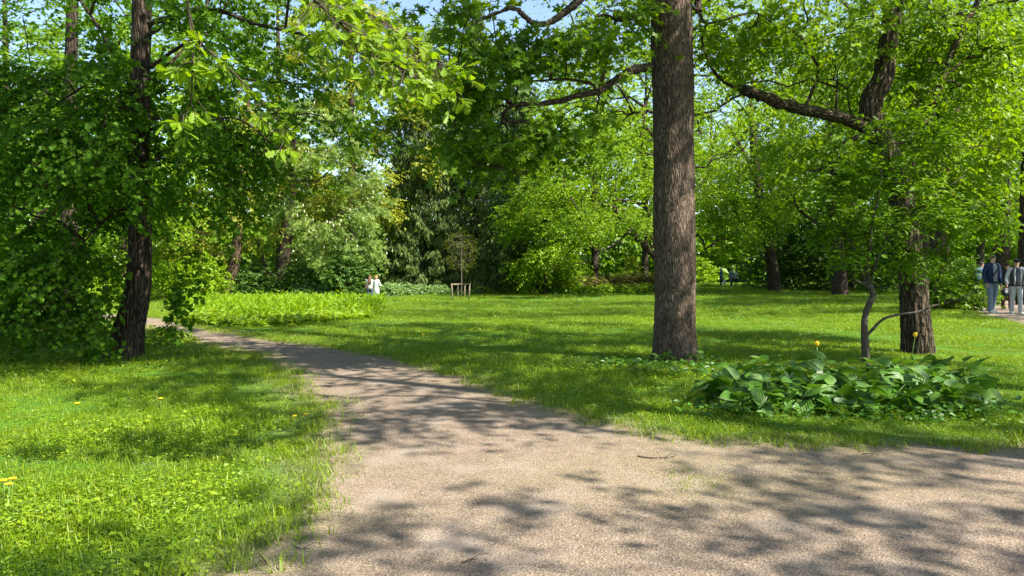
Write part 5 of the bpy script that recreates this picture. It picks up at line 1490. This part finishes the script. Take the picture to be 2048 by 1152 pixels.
    for s in '-1', '1':
        b = Buf()
        end = g('wri' + s) if sleeve else g('sho' + s) * .6 + g('elb' + s) * .4
        mid = [g('elb' + s)] if sleeve else []
        q = np.array([g('sho' + s) * [.62, 1, 1] + [0, 0, -.004], g('sho' + s) + [0, 0, -.012]] + mid + [end])
        ns_ = len(smooth_poly(q, 5))
        tube(b, smooth_poly(q * S, 5), np.interp(np.linspace(0, 1, ns_), [0, .3, .65, 1], [.036, .039, .033, .027 if sleeve else .034]) * S, 10)
        b.build('sleeve', cloth(panel if panel else top_c), gar, True)
    if shirt_c:
        b = Buf(); V, f = [], []
        for j, (z, w, y) in enumerate(((.535, .030, -.083), (.62, .034, -.081), (.70, .036, -.084), (.77, .040, -.081), (.815, .030, -.064), (.842, .022, -.048))):
            for s in (-1, -.4, .4, 1): V.append((s * w * S, (y - (.004 if abs(s) < 1 else -.006)) * S, z * S))
        for j in range(5):
            for i in range(3): f.append((j * 4 + i, j * 4 + i + 1, j * 4 + i + 5, j * 4 + i + 4))
        b.add(V, f); b.build('shirt', cloth(shirt_c), root, True)
    if panel:
        for s in (-1, 1):
            b = Buf(); tube(b, np.array([(s * .050, -.072, .52), (s * .046, -.076, .62), (s * .052, -.076, .74), (s * .040, -.064, .82)]) * S, np.array([.012, .013, .014, .012]) * S, 6); b.build('jacket_trim', cloth(panel), gar, True)
    if strap:
        b = Buf(); tube(b, smooth_poly(np.array([(.075, -.055, .815), (.03, -.092, .74), (-.03, -.092, .66), (-.085, -.068, .585)]) * S, 4), .009 * S, 6); b.build('strap', cloth(strap), root, True)
    # hair
    b = Buf(); rng = np.random.default_rng(int(abs(pos[0]) * 100))
    hc = (hx + [0, .010, .018]) * S
    if hair != 'none':
        ellipsoid(b, hc, np.array([.050, .056, .050]) * S, 12, 8, (.35, 0, 0), None, .03, rng)
    if hair == 'long':
        loft(b, [((0, .084 * S, .66 * S), .040 * S, .012 * S), ((0, .086 * S, .74 * S), .066 * S, .020 * S), ((0, .066 * S, .82 * S), .064 * S, .032 * S), ((0, .028 * S, .89 * S), .054 * S, .036 * S), ((0, .016 * S, .94 * S), .051 * S, .044 * S)], 12)
    if hair == 'bob':
        loft(b, [((0, .026 * S, .845 * S), .046 * S, .026 * S), ((0, .024 * S, .88 * S), .055 * S, .036 * S), ((0, .016 * S, .94 * S), .051 * S, .044 * S)], 12)
    if hair != 'none': b.build('hair', cloth(hair_c, .6), body, True)
    if cap:
        b = Buf(); ellipsoid(b, (hx + [0, .006, .030]) * S, np.array([.054, .060, .044]) * S, 14, 8)
        ellipsoid(b, (hx + [0, -.070, .026]) * S, np.array([.042, .040, .006]) * S, 12, 5, (.25, 0, 0)); b.build('cap', cloth(cap), root, True)
    if glasses:
        b = Buf(); ellipsoid(b, (hx + [-.019, -.054, .010]) * S, np.array([.017, .006, .011]) * S, 8, 5); ellipsoid(b, (hx + [.019, -.054, .010]) * S, np.array([.017, .006, .011]) * S, 8, 5)
        b.build('sunglasses', eb, root, True)
    return root, J, S

WALK = 'people strolling on the far lawn'
fwd = lambda a: a
g_man = G(1983, 626); g_wom = G(2031, 628)
sc = lambda g, px_h: px_h / (F / g[1])      # metres for a height in photo pixels
person('man in navy jacket with dark shoulder strap walking on the far path', g_man, sc(g_man, 118), .05, (.06, -.05), arm_l=((-.035, .01, -.165), (.01, -.06, -.14)), arm_r=((.035, .01, -.165), (-.005, -.05, -.145)),
       top_c=(.014, .026, .070), shirt_c=(.22, .23, .25), pants_c=(.16, .21, .26), shoe_c=(.75, .74, .70), hair_c=(.07, .045, .03), strap=(.012, .012, .016), slim=1.06)
person('woman in black cap, sunglasses and open white-sleeved jacket walking on the far path', g_wom, sc(g_wom, 111), -.25, (-.03, .07), arm_l=((-.05, .0, -.155), (-.03, -.09, -.11)), arm_r=((.06, .02, -.15), (-.04, -.07, -.13)),
       top_c=(.04, .045, .05), shirt_c=(.055, .058, .068), pants_c=(.36, .37, .38), shoe_c=(.72, .70, .64), hair_c=(.25, .12, .05), hair='bob', cap=(.012, .013, .018), glasses=True, panel=(.42, .42, .41), slim=1.05)
g5 = on_ground((1962 - 1024) / F * 25.5, 25.5)
r5, _, _ = person('person in dark clothes with pale blue jacket on the shoulder behind the navy-jacket man', g5, 1.68, .2, (.05, -.04), top_c=(.10, .11, .12), pants_c=(.03, .03, .035), hair_c=(.04, .03, .02), hair='bob')
g6 = on_ground((2014 - 1024) / F * 26.5, 26.5)
person('dark-haired person in black following between the walking couple', g6, 1.66, -.1, (-.04, .05), top_c=(.02, .02, .024), pants_c=(.10, .03, .04), hair_c=(.015, .012, .012), hair='long', shoe_c=(.04, .04, .04))
# pale blue jacket slung over a shoulder: its own thing
b = Buf(); rng = np.random.default_rng(71)
jc = g5 + np.array([-.10, -.13, 1.33])
ellipsoid(b, jc, (.17, .11, .13), 14, 10, (0, .3, 0), None, .07, rng)
loft(b, [(jc + [-.08, -.03, -.30], .06, .04), (jc + [-.07, -.02, -.18], .09, .06), (jc + [-.05, 0, -.05], .12, .08)], 12)
o = b.build('folded_jacket', cloth((.42, .52, .68)), None, True); tag(o, 'crumpled pale blue jacket slung over a shoulder behind the navy-jacket man', 'jacket')
# bag carried between the couple
b = Buf(); hb = P(2012, 584, g_wom[1] - .12)
root = empty('handbag', tuple(hb)); tag(root, 'round black handbag carried between the man and the woman in the cap', 'bag')
ellipsoid(b, (0, 0, 0), (.13, .06, .13), 14, 9); b.build('bag_body', cloth((.014, .014, .016), .5), root, True)
b = Buf(); tube(b, smooth_poly(np.array([(-.08, 0, .10), (-.05, 0, .24), (0, 0, .30), (.05, 0, .24), (.08, 0, .10)]), 4), .009, 6); b.build('handle', cloth((.02, .02, .022)), root, True)
b = Buf(); ellipsoid(b, (-.02, -.055, .0), (.05, .012, .05), 10, 6); b.build('clasp', cloth((.35, .35, .36), .4), root, True)

# two women on the lawn, seen from behind
gA = G(740, 606); gB = G(753, 607)
hA = sc(gA, 56)
person('woman with long brown hair, white top and jeans seen from behind', gA, hA, math.pi + .1, (.03, -.03), arm_l=((-.03, -.01, -.16), (.0, -.09, -.09)), top='top', top_c=(.78, .70, .64), pants_c=(.05, .07, .13), shoe_c=(.5, .5, .5), hair_c=(.13, .06, .035), hair='long', sleeve=False)
person('woman in knee-length white coat with reddish hair beside the jeans-wearing woman', gB, hA * 1.0, math.pi - .5, (-.02, .04), arm_l=((-.03, -.03, -.15), (.02, -.10, -.02)), arm_r=((.03, -.03, -.15), (-.02, -.10, -.02)), top='coat', top_c=(.80, .80, .80), coat_len=.30, bare_legs=True, shoe_c=(.6, .55, .5), hair_c=(.38, .18, .07), hair='bob', strap=(.02, .02, .03))
b = Buf(); bp = gA + np.array([-.22, -.05, hA * .62])
root = empty('shoulder_bag', tuple(bp)); tag(root, 'brown shoulder bag worn by the long-haired woman', 'bag')
ellipsoid(b, (0, 0, -.1), (.08, .13, .17), 10, 8); b.build('bag_body', cloth((.08, .05, .035)), root, True)
b = Buf(); tube(b, smooth_poly(np.array([(.0, -.1, .0), (.04, -.06, .22), (.09, 0, .36), (.06, .06, .22), (0, .1, .0)]), 4), .012, 6); b.build('strap', cloth((.06, .04, .03)), root, True)

# small strollers far across the lawn
for px, py, ph, hd, kw, lab in [
    (1442, 573, 37, 1.2, dict(top_c=(.04, .09, .26), pants_c=(.015, .018, .03), hair_c=(.7, .68, .64), shoe_c=(.6, .6, .6)), 'white-haired person in blue jacket standing on the far lawn'),
    (1463, 574, 37, .4, dict(top_c=(.16, .20, .27), pants_c=(.09, .11, .15), hair_c=(.05, .04, .03)), 'stroller in grey-blue jacket facing the pale-clad companion'),
    (1472, 574, 34, -.6, dict(top_c=(.55, .52, .48), pants_c=(.04, .05, .04), hair_c=(.10, .07, .05), hair='bob'), 'pale-clad stroller beside the one in grey-blue'),
    (1406, 566, 33, 2.2, dict(top_c=(.012, .013, .016), pants_c=(.014, .014, .018), hair_c=(.02, .015, .012), legs=(.10, -.09)), 'person all in black striding past the sunlit low bush')]:
    g = G(px, py); hh = min(max(sc(g, ph), 1.5), 1.9)
    lg = kw.pop('legs', (.03, -.03))
    person(lab, g, hh, hd, lg, group=WALK, **kw)
g = G(1449, 574); b = Buf(); root = empty('carrier_bag', (g[0], g[1], g[2] + .45)); tag(root, 'white carrier bag held by the white-haired person', 'bag')
loft(b, [((0, 0, -.2), .12, .06), ((0, 0, .0), .14, .07), ((0, 0, .2), .10, .03)], 10); b.build('bag_body', cloth((.75, .75, .74)), root, True)
b = Buf(); tube(b, smooth_poly(np.array([(-.06, 0, .18), (-.03, 0, .30), (.03, 0, .30), (.06, 0, .18)]), 4), .01, 5); b.build('handle', cloth((.75, .75, .74)), root, True)
